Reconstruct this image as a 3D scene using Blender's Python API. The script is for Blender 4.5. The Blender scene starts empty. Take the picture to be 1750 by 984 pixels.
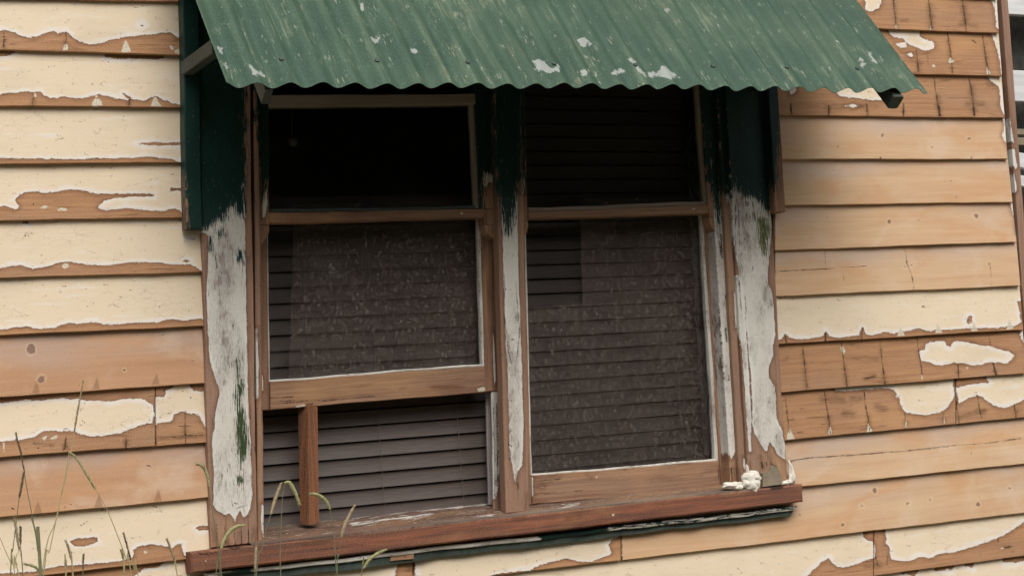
import bpy, math, random
import numpy as np
random.seed(4)
rng = np.random.RandomState(7)
R = math.radians
sc = bpy.context.scene

# ------------------------------------------------------------------ camera
FPX, CX, CY, DIST = 3000.0, 875.0, 300.0, 4.1
HV = (6500.0, 280.0)
VY = -20000.0
VX = CX - (FPX*FPX + (HV[1]-CY)*(VY-CY))/(HV[0]-CX)
_X = np.array([HV[0]-CX, -(HV[1]-CY), -FPX]); _X /= np.linalg.norm(_X)
_Z = np.array([VX-CX, -(VY-CY), -FPX]); _Z -= _X*(_X@_Z); _Z /= np.linalg.norm(_Z)
_Y = np.cross(_Z, _X)
RW = np.array([_X, _Y, _Z])                 # camera frame -> world
CAMPOS = np.array([0, -DIST, 0.0])

def U(px, py, y=0.0):
    """point of the photograph -> point on the plane 'y metres behind the wall face'"""
    d = RW@np.array([px-CX, -(py-CY), -FPX])
    t = (y+DIST)/d[1]
    return CAMPOS+t*d

def PR(W):
    c = (np.asarray(W)-CAMPOS)@RW
    return CX-FPX*c[..., 0]/c[..., 2], CY+FPX*c[..., 1]/c[..., 2]

from mathutils import Matrix, Vector
cam_d = bpy.data.cameras.new('camera')
cam = bpy.data.objects.new('camera', cam_d)
sc.collection.objects.link(cam)
sc.camera = cam
M = Matrix([list(r) for r in RW]).to_4x4()
M.translation = Vector(CAMPOS)
cam.matrix_world = M
cam_d.sensor_width = 36
cam_d.lens = 36*FPX/1750
cam_d.shift_y = -(492-CY)/1750
cam_d.clip_start = 0.05
cam_d.clip_end = 500

# ------------------------------------------------------------------ light
w = bpy.data.worlds.new('World'); sc.world = w
w.use_nodes = True
wn = w.node_tree
for n in list(wn.nodes): wn.nodes.remove(n)
sky = wn.nodes.new('ShaderNodeTexSky'); sky.sky_type = 'NISHITA'
SUN_EL, SUN_AZ = R(50), R(186)
sky.sun_disc = False; sky.sun_elevation = SUN_EL; sky.sun_rotation = SUN_AZ
sky.dust_density = 4; sky.air_density = 1.0; sky.ozone_density = 0.6
hs = wn.nodes.new('ShaderNodeHueSaturation'); hs.inputs['Saturation'].default_value = 0.22
bg = wn.nodes.new('ShaderNodeBackground'); bg.inputs[1].default_value = 0.15
wo = wn.nodes.new('ShaderNodeOutputWorld')
wn.links.new(sky.outputs[0], hs.inputs['Color']); wn.links.new(hs.outputs[0], bg.inputs[0]); wn.links.new(bg.outputs[0], wo.inputs[0])
sl = bpy.data.lights.new('sun', 'SUN'); sun = bpy.data.objects.new('sun', sl); sc.collection.objects.link(sun)
sl.energy = 0.9; sl.angle = R(40); sl.color = (1.0, 0.95, 0.88)
# direction the light comes from, matched to the sky's sun
sd = Vector((math.sin(SUN_AZ)*math.cos(SUN_EL), math.cos(SUN_AZ)*math.cos(SUN_EL), math.sin(SUN_EL)))
sun.rotation_euler = sd.to_track_quat('Z', 'Y').to_euler()
sun.location = (0, -6, 8)
sc.view_settings.view_transform = 'Standard'
sc.view_settings.look = 'None'
sc.view_settings.gamma = 1
sc.view_settings.exposure = 0.34

# ------------------------------------------------------------------ materials
def S(r, g, b):
    f = lambda c: (c/255/12.92) if c/255 <= .04045 else ((c/255+.055)/1.055)**2.4
    return (f(r), f(g), f(b), 1)

class NT:
    def __init__(s, name):
        s.m = bpy.data.materials.new(name); s.m.use_nodes = True
        s.t = s.m.node_tree
        for n in list(s.t.nodes): s.t.nodes.remove(n)
        s.out = s.t.nodes.new('ShaderNodeOutputMaterial')
        s.bs = s.t.nodes.new('ShaderNodeBsdfPrincipled')
        s.t.links.new(s.bs.outputs[0], s.out.inputs[0])
        s.uv = s.t.nodes.new('ShaderNodeUVMap'); s.uv.uv_map = 'UVMap'
    def put(s, sock, v):
        if hasattr(v, 'is_linked') or isinstance(v, bpy.types.NodeSocket): s.t.links.new(v, sock)
        else: sock.default_value = v
    def attr(s, n):
        a = s.t.nodes.new('ShaderNodeAttribute'); a.attribute_name = n; return a.outputs['Fac']
    def math(s, op, a, b=0.0, c=0.0):
        n = s.t.nodes.new('ShaderNodeMath'); n.operation = op
        s.put(n.inputs[0], a); s.put(n.inputs[1], b); s.put(n.inputs[2], c); return n.outputs[0]
    def noise(s, scale=(1, 1, 1), detail=4, rough=.55, off=(0, 0, 0), dist=0, kind='noise'):
        mp = s.t.nodes.new('ShaderNodeMapping'); mp.inputs['Scale'].default_value = scale; mp.inputs['Location'].default_value = off
        s.t.links.new(s.uv.outputs[0], mp.inputs[0])
        if kind == 'voronoi':
            n = s.t.nodes.new('ShaderNodeTexVoronoi'); n.inputs['Scale'].default_value = 1
            s.t.links.new(mp.outputs[0], n.inputs['Vector']); return n.outputs['Distance']
        n = s.t.nodes.new('ShaderNodeTexNoise'); n.inputs['Scale'].default_value = 1
        n.inputs['Detail'].default_value = detail; n.inputs['Roughness'].default_value = rough; n.inputs['Distortion'].default_value = dist
        s.t.links.new(mp.outputs[0], n.inputs['Vector']); return n.outputs[0]
    def ss(s, v, a, b):
        n = s.t.nodes.new('ShaderNodeMapRange'); n.interpolation_type = 'SMOOTHSTEP'
        s.put(n.inputs[0], v); n.inputs[1].default_value = a; n.inputs[2].default_value = b
        return n.outputs[0]
    def mix(s, f, a, b, mode='MIX'):
        n = s.t.nodes.new('ShaderNodeMix'); n.data_type = 'RGBA'; n.blend_type = mode
        s.put(n.inputs[0], f); s.put(n.inputs[6], a); s.put(n.inputs[7], b); return n.outputs[2]
    def bump(s, h, strength=.3, dist=.002, prev=None):
        n = s.t.nodes.new('ShaderNodeBump'); n.inputs['Strength'].default_value = strength; n.inputs['Distance'].default_value = dist
        s.put(n.inputs['Height'], h)
        if prev is not None: s.put(n.inputs['Normal'], prev)
        return n.outputs[0]
    def done(s, col, rough=.8, nrm=None, spec=.2):
        s.put(s.bs.inputs['Base Color'], col); s.put(s.bs.inputs['Roughness'], rough)
        s.bs.inputs['Specular IOR Level'].default_value = spec
        if nrm is not None: s.t.links.new(nrm, s.bs.inputs['Normal'])
        return s.m

def wood_paint(name, light, dark, grey, cream=S(227, 208, 180), white=S(230, 222, 213), green=S(16, 44, 38),
               greyamt=.5, brush=(55, 55), rim=9., grain=.6, patch=0., wash=0., amp=3.7, rough=.8):
    N = NT(name)
    g1 = N.noise((4, 120, 1), 5, .6, dist=.4)
    g2 = N.noise((1.2, 22, 1), 3, .5, (3, 7, 0), dist=1.2)
    g3 = N.noise((1.6, 5, 1), 3, .55, (9, 1, 0))
    g4 = N.noise((300, 420, 1), 2, .6)
    g5 = N.noise((9, 420, 1), 4, .7, (6, 2, 0), dist=.3)
    gv = N.math('ADD', N.math('MULTIPLY', g1, .45), N.math('ADD', N.math('MULTIPLY', g2, .35), N.math('MULTIPLY', g5, .20)))
    wood = N.mix(N.ss(gv, .62, .40), light, dark)
    wood = N.mix(grain, N.mix(N.ss(g2, .3, .7), light, dark), wood)
    wood = N.mix(N.math('MULTIPLY', N.ss(N.math('ADD', g3, N.math('MULTIPLY', N.attr('tone'), 1.0)), .45, .75), greyamt), wood, grey)
    wood = N.mix(N.math('MULTIPLY', N.ss(g4, .35, .7), .12), wood, (.9, .8, .7, 1))
    wood = N.mix(N.math('MULTIPLY', N.ss(g5, .52, .68), .30), wood, dark)
    if patch:
        p1 = N.noise((3.2, 9, 1), 4, .55, (2, 5, 0), dist=.8); p2 = N.noise((5, 6, 1), 4, .6, (7, 7, 0), dist=.5)
        wood = N.mix(N.math('MULTIPLY', N.ss(p1, .48, .68), .55), wood, S(200, 152, 108))
        wood = N.mix(N.math('MULTIPLY', N.ss(p2, .5, .72), .5), wood, S(214, 190, 166))
    else:
        p1 = N.noise((7, 60, 1), 4, .65, (2, 5, 0), dist=.6)
        wood = N.mix(N.math('MULTIPLY', N.ss(p1, .58, .70), .62), wood, S(104, 66, 40))
        p4 = N.noise((26, 190, 1), 4, .7, (1, 5, 0), dist=.5); wood = N.mix(N.math('MULTIPLY', N.ss(p4, .62, .70), .65), wood, S(78, 50, 34))
        p3 = N.noise((2.2, 6, 1), 4, .6, (8, 8, 0)); wood = N.mix(N.math('MULTIPLY', N.ss(p3, .5, .72), .4), wood, S(206, 158, 108))
    wood = N.mix(N.math('MULTIPLY', N.ss(N.attr('wedge'), -1.5, 1.5), .5), wood, S(128, 92, 66))
    # knots / nail heads / checks drawn from distance attributes
    cr = N.attr('crack'); sp = N.attr('stain')
    nz = N.noise((260, 260, 1), 3, .6, (5, 5, 0)); nz2 = N.noise((26, 330, 1), 4, .7, (1, 5, 0))
    crd = N.math('ADD', cr, N.math('ADD', .55, N.math('ADD', N.math('MULTIPLY', N.math('SUBTRACT', nz, .5), 5.0), N.math('MULTIPLY', N.math('SUBTRACT', N.noise((34, 34, 1), 2, .5, (3, 9, 0)), .5), 3.0))))
    wood = N.mix(N.math('MULTIPLY', N.ss(N.math('ADD', sp, N.math('MULTIPLY', N.math('SUBTRACT', nz2, .5), 34)), 5, -7), .62), wood, S(92, 62, 40))
    kn = N.math('ADD', N.attr('knot'), N.math('ADD', N.math('MULTIPLY', N.math('SUBTRACT', nz, .5), 1.5), N.math('MULTIPLY', N.math('SUBTRACT', N.noise((40, 55, 1), 2, .5, (7, 3, 0)), .5), 14)))
    wood = N.mix(N.math('MULTIPLY', N.ss(kn, 5.0, 1.0), .30), wood, S(222, 196, 164))
    wood = N.mix(N.math('MULTIPLY', N.ss(kn, 1.2, -1.6), .8), wood, S(116, 88, 76))
    # paint mask
    n1 = N.noise((brush[0], brush[1], 1), 5, .62, (2, 2, 0)); n2 = N.noise((brush[0]*5, brush[1]*5, 1), 3, .6, (8, 2, 0))
    wob = N.math('ADD', N.math('MULTIPLY', N.math('SUBTRACT', n1, .5), amp*2), N.math('ADD', N.math('MULTIPLY', N.math('SUBTRACT', n2, .5), amp*1.7), N.math('MULTIPLY', N.math('SUBTRACT', N.noise((brush[0]*.35, brush[1]*.35, 1), 4, .6, (4, 4, 0)), .5), amp*1.6)))
    pd = N.math('ADD', N.attr('paint'), wob)
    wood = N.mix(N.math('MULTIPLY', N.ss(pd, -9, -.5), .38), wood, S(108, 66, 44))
    nb = N.noise((9, 16, 1), 4, .6, (4, 4, 0)); nb2 = N.noise((30, 70, 1), 5, .7, (7, 4, 0))
    rimd = N.math('ADD', pd, N.math('MULTIPLY', N.math('SUBTRACT', nb, .52), 22))
    pc = N.mix(N.math('ADD', .15, N.math('MULTIPLY', N.ss(rimd, rim*.1, rim), .85)), white, cream)
    pc = N.mix(N.math('MULTIPLY', N.ss(N.math('MULTIPLY', nb2, nb), .36, .44), .55), pc, white)
    scf = N.noise((7, 44, 1), 5, .68, (5, 1, 0), dist=.4)
    pc = N.mix(N.math('MULTIPLY', N.ss(scf, .56, .68), .55), pc, white)
    dirt = N.noise((3, 9, 1), 5, .6, (1, 8, 0))
    pc = N.mix(N.math('MULTIPLY', N.ss(dirt, .45, .75), .22), pc, S(176, 160, 138))
    pc = N.mix(N.math('MULTIPLY', g4, .07), pc, S(120, 104, 84))
    if wash > 0:
        ws = N.noise((70, 420, 1), 5, .75, (6, 3, 0)); wl = N.noise((7, 14, 1), 3, .5, (2, 9, 0))
        pc = N.mix(N.math('MULTIPLY', N.ss(N.math('MULTIPLY', ws, wl), .23, .33), wash), pc, S(150, 140, 132))
        pc = N.mix(N.math('MULTIPLY', N.ss(N.math('MULTIPLY', nb2, wl), .31, .36), wash*.8), pc, S(120, 98, 88))
    wood = N.mix(N.math('MULTIPLY', N.math('MULTIPLY', N.ss(pd, -2.6, -.6), N.ss(nb, .4, .62)), .5), wood, S(70, 44, 32))  # thin shade line along the paint edge, put into the wood colour
    vc = s_vor = N.t.nodes.new('ShaderNodeTexVoronoi'); vc.feature = 'DISTANCE_TO_EDGE'; vc.inputs['Scale'].default_value = 1
    vm = N.t.nodes.new('ShaderNodeMapping'); vm.inputs['Scale'].default_value = (28, 75, 1)
    vd = N.t.nodes.new('ShaderNodeVectorMath'); vd.operation = 'ADD'
    vn = N.t.nodes.new('ShaderNodeTexNoise'); vn.inputs['Scale'].default_value = 30
    N.t.links.new(N.uv.outputs[0], vm.inputs[0]); N.t.links.new(N.uv.outputs[0], vn.inputs['Vector'])
    N.t.links.new(vm.outputs[0], vd.inputs[0]); N.t.links.new(vn.outputs['Color'], vd.inputs[1]); N.t.links.new(vd.outputs[0], vc.inputs['Vector'])
    craz = N.math('MULTIPLY', N.ss(vc.outputs['Distance'], .035, .0), N.ss(N.noise((5, 9, 1), 4, .6, (3, 1, 0)), .52, .66))
    craz = N.math('MULTIPLY', craz, .55 if wash > 0 else .28)
    pc = N.mix(craz, pc, S(96, 78, 62))
    pm = N.ss(pd, -.4, .4)
    flake = N.ss(N.math('MULTIPLY', nb2, n2), .365, .385)         # pin flakes inside the paint
    pm2 = N.math('MULTIPLY', pm, N.math('SUBTRACT', 1.0, N.math('MULTIPLY', flake, .85)))
    col = N.mix(pm2, wood, pc)
    # putty / filler
    pt = N.ss(N.math('ADD', N.attr('putty'), N.math('MULTIPLY', N.math('SUBTRACT', n2, .5), 2)), -.5, .5)
    col = N.mix(pt, col, N.mix(N.ss(n2, .35, .6), S(182, 172, 150), S(216, 206, 186)))
    # green topcoat, dry brushed
    br = N.noise((24, 300, 1), 5, .72, (3, 3, 0))
    gd = N.math('ADD', N.attr('green'), N.math('ADD', N.math('MULTIPLY', N.math('SUBTRACT', br, .5), 62), N.math('MULTIPLY', N.math('SUBTRACT', n2, .5), 7)))
    gm = N.ss(gd, -.6, .6)
    gm = N.math('MAXIMUM', gm, N.math('MULTIPLY', N.ss(N.attr('green'), -58, -30), N.ss(N.math('ADD', br, N.math('MULTIPLY', N.attr('green'), .0022)), .565, .60)))
    gc = N.mix(N.ss(nb, .3, .8), green, tuple(min(1, c*1.5) for c in green[:3])+(1,))
    mo = N.ss(N.attr('moss'), 0, 1)
    gc = N.mix(mo, gc, S(84, 92, 44))
    gfl = N.ss(N.math('MULTIPLY', n2, n1), .385, .40)
    gm = N.math('MULTIPLY', gm, N.math('SUBTRACT', 1.0, gfl))
    col = N.mix(gm, col, gc)
    col = N.mix(N.math('MULTIPLY', N.ss(crd, .9, -.6), .88), col, S(44, 30, 22))
    hgt = N.math('ADD', N.math('MULTIPLY', pm2, 1.0), N.math('MULTIPLY', gm, .3))
    hgt = N.math('ADD', hgt, N.math('MULTIPLY', gv, .55))
    hgt = N.math('ADD', hgt, N.math('MULTIPLY', N.ss(crd, 1.2, -.4), -1.2))
    nr = N.bump(hgt, .8, .0018)
    return N.done(col, N.math('SUBTRACT', rough, N.math('MULTIPLY', gm, .35)), nr, .25)

MAT = {}
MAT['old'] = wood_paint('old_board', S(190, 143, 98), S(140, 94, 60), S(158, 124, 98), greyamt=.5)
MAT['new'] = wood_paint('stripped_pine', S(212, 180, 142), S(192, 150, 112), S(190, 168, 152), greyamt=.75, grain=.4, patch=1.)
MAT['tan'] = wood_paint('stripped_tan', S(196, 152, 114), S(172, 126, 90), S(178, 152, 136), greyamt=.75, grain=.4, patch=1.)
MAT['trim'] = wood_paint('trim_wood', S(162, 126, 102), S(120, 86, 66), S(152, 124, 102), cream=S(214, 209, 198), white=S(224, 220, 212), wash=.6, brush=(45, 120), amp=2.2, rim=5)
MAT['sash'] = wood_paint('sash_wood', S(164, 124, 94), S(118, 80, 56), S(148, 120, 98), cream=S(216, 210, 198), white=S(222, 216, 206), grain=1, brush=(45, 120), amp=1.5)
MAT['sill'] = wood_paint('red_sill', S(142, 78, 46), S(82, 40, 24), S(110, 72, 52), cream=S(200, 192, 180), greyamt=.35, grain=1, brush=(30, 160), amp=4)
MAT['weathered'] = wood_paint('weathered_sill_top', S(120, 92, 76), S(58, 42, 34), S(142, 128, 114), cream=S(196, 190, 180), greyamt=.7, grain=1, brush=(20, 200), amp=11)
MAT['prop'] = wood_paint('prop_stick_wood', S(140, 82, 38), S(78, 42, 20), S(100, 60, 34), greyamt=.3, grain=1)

def simple(name, a, b, scale=(20, 20, 1), rough=.7, bump=.2, spec=.3):
    N = NT(name)
    n = N.noise(scale, 5, .6); n2 = N.noise((scale[0]*6, scale[1]*6, 1), 3, .6, (3, 1, 0))
    c = N.mix(N.ss(n, .3, .7), a, b); c = N.mix(N.math('MULTIPLY', n2, .2), c, (.5, .48, .42, 1))
    return N.done(c, rough, N.bump(n2, bump, .001), spec)
MAT['dgreen'] = simple('dark_green_paint', S(14, 40, 34), S(22, 50, 42), (12, 4, 1), .5, .12)
MAT['slat'] = simple('brown_blind_slat', S(68, 50, 44), S(58, 42, 38), (2, 40, 1), .45, .05)
MAT['cord'] = simple('blind_cord', S(90, 78, 72), S(80, 70, 66))
MAT['knob'] = simple('pale_knob', S(112, 108, 106), S(100, 96, 94), rough=.4)
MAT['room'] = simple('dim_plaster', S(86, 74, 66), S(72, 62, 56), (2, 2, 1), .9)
MAT['sheath'] = simple('dark_sheathing', S(60, 46, 38), S(46, 36, 30), (5, 5, 1), .9)
MAT['black'] = simple('dark_shed_wall', S(22, 20, 20), S(30, 28, 26), (5, 5, 1), .9)
MAT['whiterail'] = simple('weathered_white_paint', S(222, 222, 222), S(196, 196, 198), (3, 30, 1), .7)
MAT['foam'] = simple('filler_foam', S(240, 234, 222), S(224, 214, 198), (60, 60, 1), .5, .3)
MAT['rot'] = simple('grey_rotten_wood', S(144, 130, 106), S(112, 98, 78), (40, 12, 1), .9, .6)
MAT['putty'] = simple('old_putty', S(216, 210, 196), S(176, 168, 152), (90, 30, 1), .85, .6)
MAT['greyputty'] = simple('dull_painted_rail', S(150, 132, 116), S(128, 112, 98), (6, 90, 1), .8, .4)
MAT['jamb'] = simple('lilac_grey_stop', S(168, 154, 156), S(150, 138, 138), (40, 3, 1), .6, .1)
MAT['soil'] = simple('soil', S(84, 74, 52), S(60, 62, 34), (1.5, 1.5, 1), 1, .5)
MAT['straw'] = simple('straw_stem', S(176, 160, 112), S(150, 140, 92), (60, 60, 1), .8)
MAT['stem'] = simple('green_stem', S(112, 110, 70), S(88, 90, 52), (60, 60, 1), .8)
MAT['headg'] = simple('green_seed_head', S(174, 168, 116), S(140, 138, 86), (300, 300, 1), .9)
MAT['heads'] = simple('straw_seed_head', S(176, 158, 124), S(146, 126, 94), (300, 300, 1), .9)
MAT['headd'] = simple('dark_seed_head', S(110, 98, 60), S(74, 66, 40), (300, 300, 1), .9)

def sheet_mat():
    N = NT('corrugated_green_paint')
    ln = N.noise((34, 2.2, 1), 5, .62, dist=.3); ln2 = N.noise((120, 7, 1), 5, .7, (4, 4, 0))
    bl = N.noise((5, 4, 1), 4, .6, (2, 6, 0)); sp = N.noise((220, 180, 1), 4, .65, (1, 1, 0))
    c = N.mix(N.ss(bl, .3, .7), S(44, 72, 56), S(62, 87, 69))
    cr = N.attr('crest')
    c = N.mix(N.math('MULTIPLY', N.ss(N.math('ADD', ln, N.math('MULTIPLY', cr, .05)), .50, .76), .60), c, S(106, 124, 98))
    c = N.mix(N.math('MULTIPLY', N.ss(N.math('MULTIPLY', ln2, bl), .30, .40), .6), c, S(132, 142, 114))
    c = N.mix(N.math('MULTIPLY', N.ss(N.math('MULTIPLY', ln2, ln), .32, .42), .35), c, S(122, 124, 96))
    c = N.mix(N.math('MULTIPLY', N.ss(sp, .4, .7), .22), c, S(100, 118, 98))
    big = N.noise((2.2, 3, 1), 3, .5, (1, 9, 0))
    c = N.mix(N.math('MULTIPLY', N.ss(big, .45, .75), .4), c, S(88, 106, 82))
    c = N.mix(N.math('MULTIPLY', N.ss(sp, .6, .35), .18), c, S(30, 54, 42))
    sc1 = N.noise((300, 24, 1), 4, .75, (2, 8, 0)); m1_ = N.noise((26, 20, 1), 5, .7, (5, 8, 0))
    c = N.mix(N.math('MULTIPLY', N.ss(N.math('MULTIPLY', sc1, m1_), .32, .37), .7), c, S(152, 160, 138))
    c = N.mix(N.math('MULTIPLY', N.ss(m1_, .55, .7), .35), c, S(36, 58, 44))
    c = N.mix(N.math('MULTIPLY', N.ss(N.math('MULTIPLY', m1_, ln), .34, .42), .4), c, S(116, 104, 76))
    fl = N.noise((60, 34, 1), 5, .7, (8, 8, 0))
    pd = N.math('ADD', N.attr('paint'), N.math('MULTIPLY', N.math('SUBTRACT', fl, .5), 26))
    pm = N.ss(pd, -.6, .6)
    tiny = N.ss(N.math('MULTIPLY', fl, ln), .375, .40)
    pm = N.math('MAXIMUM', pm, N.math('MULTIPLY', tiny, .8))
    c = N.mix(pm, c, N.mix(sp, S(166, 168, 162), S(132, 140, 130)))
    h = N.math('SUBTRACT', N.math('MULTIPLY', sp, .4), N.math('MULTIPLY', pm, .6))
    return N.done(c, .62, N.bump(h, .35, .001), .35)
MAT['sheet'] = sheet_mat()

def glass_mat():
    N = NT('window_glass')
    t = N.t
    tr = t.nodes.new('ShaderNodeBsdfTransparent'); tr.inputs[0].default_value = (.93, .935, .93, 1)
    gl = t.nodes.new('ShaderNodeBsdfGlossy'); gl.inputs['Roughness'].default_value = .04
    df = t.nodes.new('ShaderNodeBsdfDiffuse'); df.inputs[0].default_value = S(150, 146, 140)
    fr = t.nodes.new('ShaderNodeFresnel'); fr.inputs[0].default_value = 1.45
    m1 = t.nodes.new('ShaderNodeMixShader'); m2 = t.nodes.new('ShaderNodeMixShader')
    nz = N.noise((3, 3, 1), 5, .6); nz2 = N.noise((90, 60, 1), 4, .7, (3, 3, 0))
    dust_haze = N.math('ADD', N.math('MULTIPLY', N.ss(nz, .45, .8), .012), N.math('MULTIPLY', N.ss(N.math('MULTIPLY', nz, nz2), .36, .42), .03))
    ed = N.math('MULTIPLY', N.ss(N.attr('edge'), 16, 0), .05)
    t.links.new(N.math('ADD', N.math('ADD', dust_haze, ed), .008), m2.inputs[0])  # dust flecks plus an even film that lifts the black like faint room brightness
    t.links.new(N.math('MULTIPLY', fr.outputs[0], .9), m1.inputs[0]); t.links.new(tr.outputs[0], m1.inputs[1]); t.links.new(gl.outputs[0], m1.inputs[2])
    t.links.new(m1.outputs[0], m2.inputs[1]); t.links.new(df.outputs[0], m2.inputs[2])
    t.links.new(m2.outputs[0], N.out.inputs[0]); t.nodes.remove(N.bs)
    return N.m
MAT['glass'] = glass_mat()

def lace_mat():
    N = NT('lace_net')
    t = N.t
    tr = t.nodes.new('ShaderNodeBsdfTransparent')
    df = t.nodes.new('ShaderNodeBsdfDiffuse')
    v = N.noise((95, 80, 1), 0, 0, kind='voronoi'); n = N.noise((75, 60, 1), 5, .75, dist=1.8); b = N.noise((5, 5, 1), 3, .5, (5, 2, 0))
    fl = N.math('MULTIPLY', N.ss(n, .44, .66), N.ss(v, .85, .2))
    fac = N.math('ADD', N.math('MULTIPLY', N.ss(b, .3, .7), .07), N.math('ADD', .045, N.math('MULTIPLY', fl, .33)))
    t.links.new(N.mix(fl, S(168, 146, 134), S(208, 192, 180)), df.inputs[0])
    m = t.nodes.new('ShaderNodeMixShader')
    t.links.new(fac, m.inputs[0]); t.links.new(tr.outputs[0], m.inputs[1]); t.links.new(df.outputs[0], m.inputs[2])
    t.links.new(m.outputs[0], N.out.inputs[0]); t.nodes.remove(N.bs)
    return N.m
MAT['lace'] = lace_mat()

# ------------------------------------------------------------------ mesh helpers
ROOTLOC = {}
def tag(o, label=None, cat=None, group=None, kind=None):
    if label: o['label'] = label
    if cat: o['category'] = cat
    if group: o['group'] = group
    if kind: o['kind'] = kind
    return o

def thing(name, loc, label, cat, group=None):
    o = bpy.data.objects.new(name, None); sc.collection.objects.link(o)
    o.location = loc; o.empty_display_size = .1
    ROOTLOC[o.name] = np.array(loc, float)
    return tag(o, label, cat, group)

ATTRS = ('wedge', 'paint', 'green', 'putty', 'crack', 'stain', 'knot', 'tone', 'moss', 'edge', 'crest')
DEF = dict(wedge=-60, paint=-60, green=-60, putty=-60, crack=60, stain=60, knot=60, tone=0, moss=0, edge=60, crest=0)

def finish(name, V, F, mat, parent=None, uv=None, at=None, smooth=False):
    V = np.asarray(V, float)
    c = (V.min(0)+V.max(0))/2; c[2] = V[:, 2].min()
    me = bpy.data.meshes.new(name)
    me.from_pydata((V-c).tolist(), [], F)
    if uv is None:
        ext = V.max(0)-V.min(0)
        uv = V[:, [0, 2]]+V[:, [1, 1]]*.7 if True else None
    uv = np.asarray(uv, float)+rng.rand(2)*20
    ul = me.uv_layers.new(name='UVMap')
    li = np.zeros(len(me.loops), int); me.loops.foreach_get('vertex_index', li)
    ul.data.foreach_set('uv', uv[li].ravel())
    for k in ATTRS:
        used = at is not None and k in at
        if not used and DEF[k] == 0: continue
        a = me.attributes.new(k, 'FLOAT', 'POINT')
        vals = at[k] if used else np.full(len(V), DEF[k], float)
        a.data.foreach_set('value', np.asarray(vals, float))
    if isinstance(mat, str): mat = MAT[mat]
    me.materials.append(mat)
    if smooth: me.polygons.foreach_set('use_smooth', [True]*len(me.polygons))
    me.update()
    o = bpy.data.objects.new(name, me); sc.collection.objects.link(o)
    ROOTLOC[o.name] = c
    if parent is not None:
        o.parent = parent; o.location = c-ROOTLOC[parent.name]
    else: o.location = c
    return o

def sdf_poly(x, y, poly):
    P = np.asarray(poly, float); Q = np.roll(P, -1, 0)
    best = np.full(x.shape, 1e9); ins = np.zeros(x.shape, bool)
    for (ax, ay), (bx, by) in zip(P, Q):
        dx, dy = bx-ax, by-ay; L = dx*dx+dy*dy+1e-9
        t = np.clip(((x-ax)*dx+(y-ay)*dy)/L, 0, 1)
        best = np.minimum(best, (x-ax-t*dx)**2+(y-ay-t*dy)**2)
        if ay != by:
            c = ((ay > y) != (by > y)) & (x < dx*(y-ay)/(by-ay)+ax)
            ins ^= c
    return np.where(ins, 1, -1)*np.sqrt(best)

def d_line(x, y, pts):
    best = np.full(x.shape, 1e9)
    for (ax, ay), (bx, by) in zip(pts[:-1], pts[1:]):
        dx, dy = bx-ax, by-ay; L = dx*dx+dy*dy+1e-9
        t = np.clip(((x-ax)*dx+(y-ay)*dy)/L, 0, 1)
        best = np.minimum(best, (x-ax-t*dx)**2+(y-ay-t*dy)**2)
    return np.sqrt(best)

def layers_to_attrs(x, y, L):
    n = x.shape
    at = {}
    def near(pts, m=70):
        p = np.asarray(pts, float)
        return not (p[:, 0].min() > x.max()+m or p[:, 0].max() < x.min()-m or p[:, 1].min() > y.max()+m or p[:, 1].max() < y.min()-m)
    for k in ('paint', 'green', 'putty', 'wedge'):
        v = np.full(n, -60.0)
        for p in L.get(k, []):
            if near(p): v = np.maximum(v, sdf_poly(x, y, p))
        for p in L.get(k+'_holes', []):
            if near(p): v = np.minimum(v, -sdf_poly(x, y, p))
        at[k] = np.clip(v, -60, 60)
    v = np.full(n, 60.0)
    for c in L.get('crack', []):
        wd = c[0]; pts = c[1:]
        if len(pts) == 1: pts = (pts[0], (pts[0][0]+.1, pts[0][1]))
        if near(pts): v = np.minimum(v, d_line(x, y, pts)-wd)
    at['crack'] = v
    v = np.full(n, 60.0)
    for c in L.get('stain', []):
        if near(c[1:]): v = np.minimum(v, d_line(x, y, list(c[1:]) if len(c) > 2 else [c[1], (c[1][0]+.1, c[1][1])])-c[0])
    at['stain'] = v
    v = np.full(n, 60.0)
    for (kx, ky, kr) in L.get('knot', []):
        if near([(kx, ky)]): v = np.minimum(v, np.hypot(x-kx, (y-ky)*1.0)-kr)
    at['knot'] = v
    return at

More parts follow.
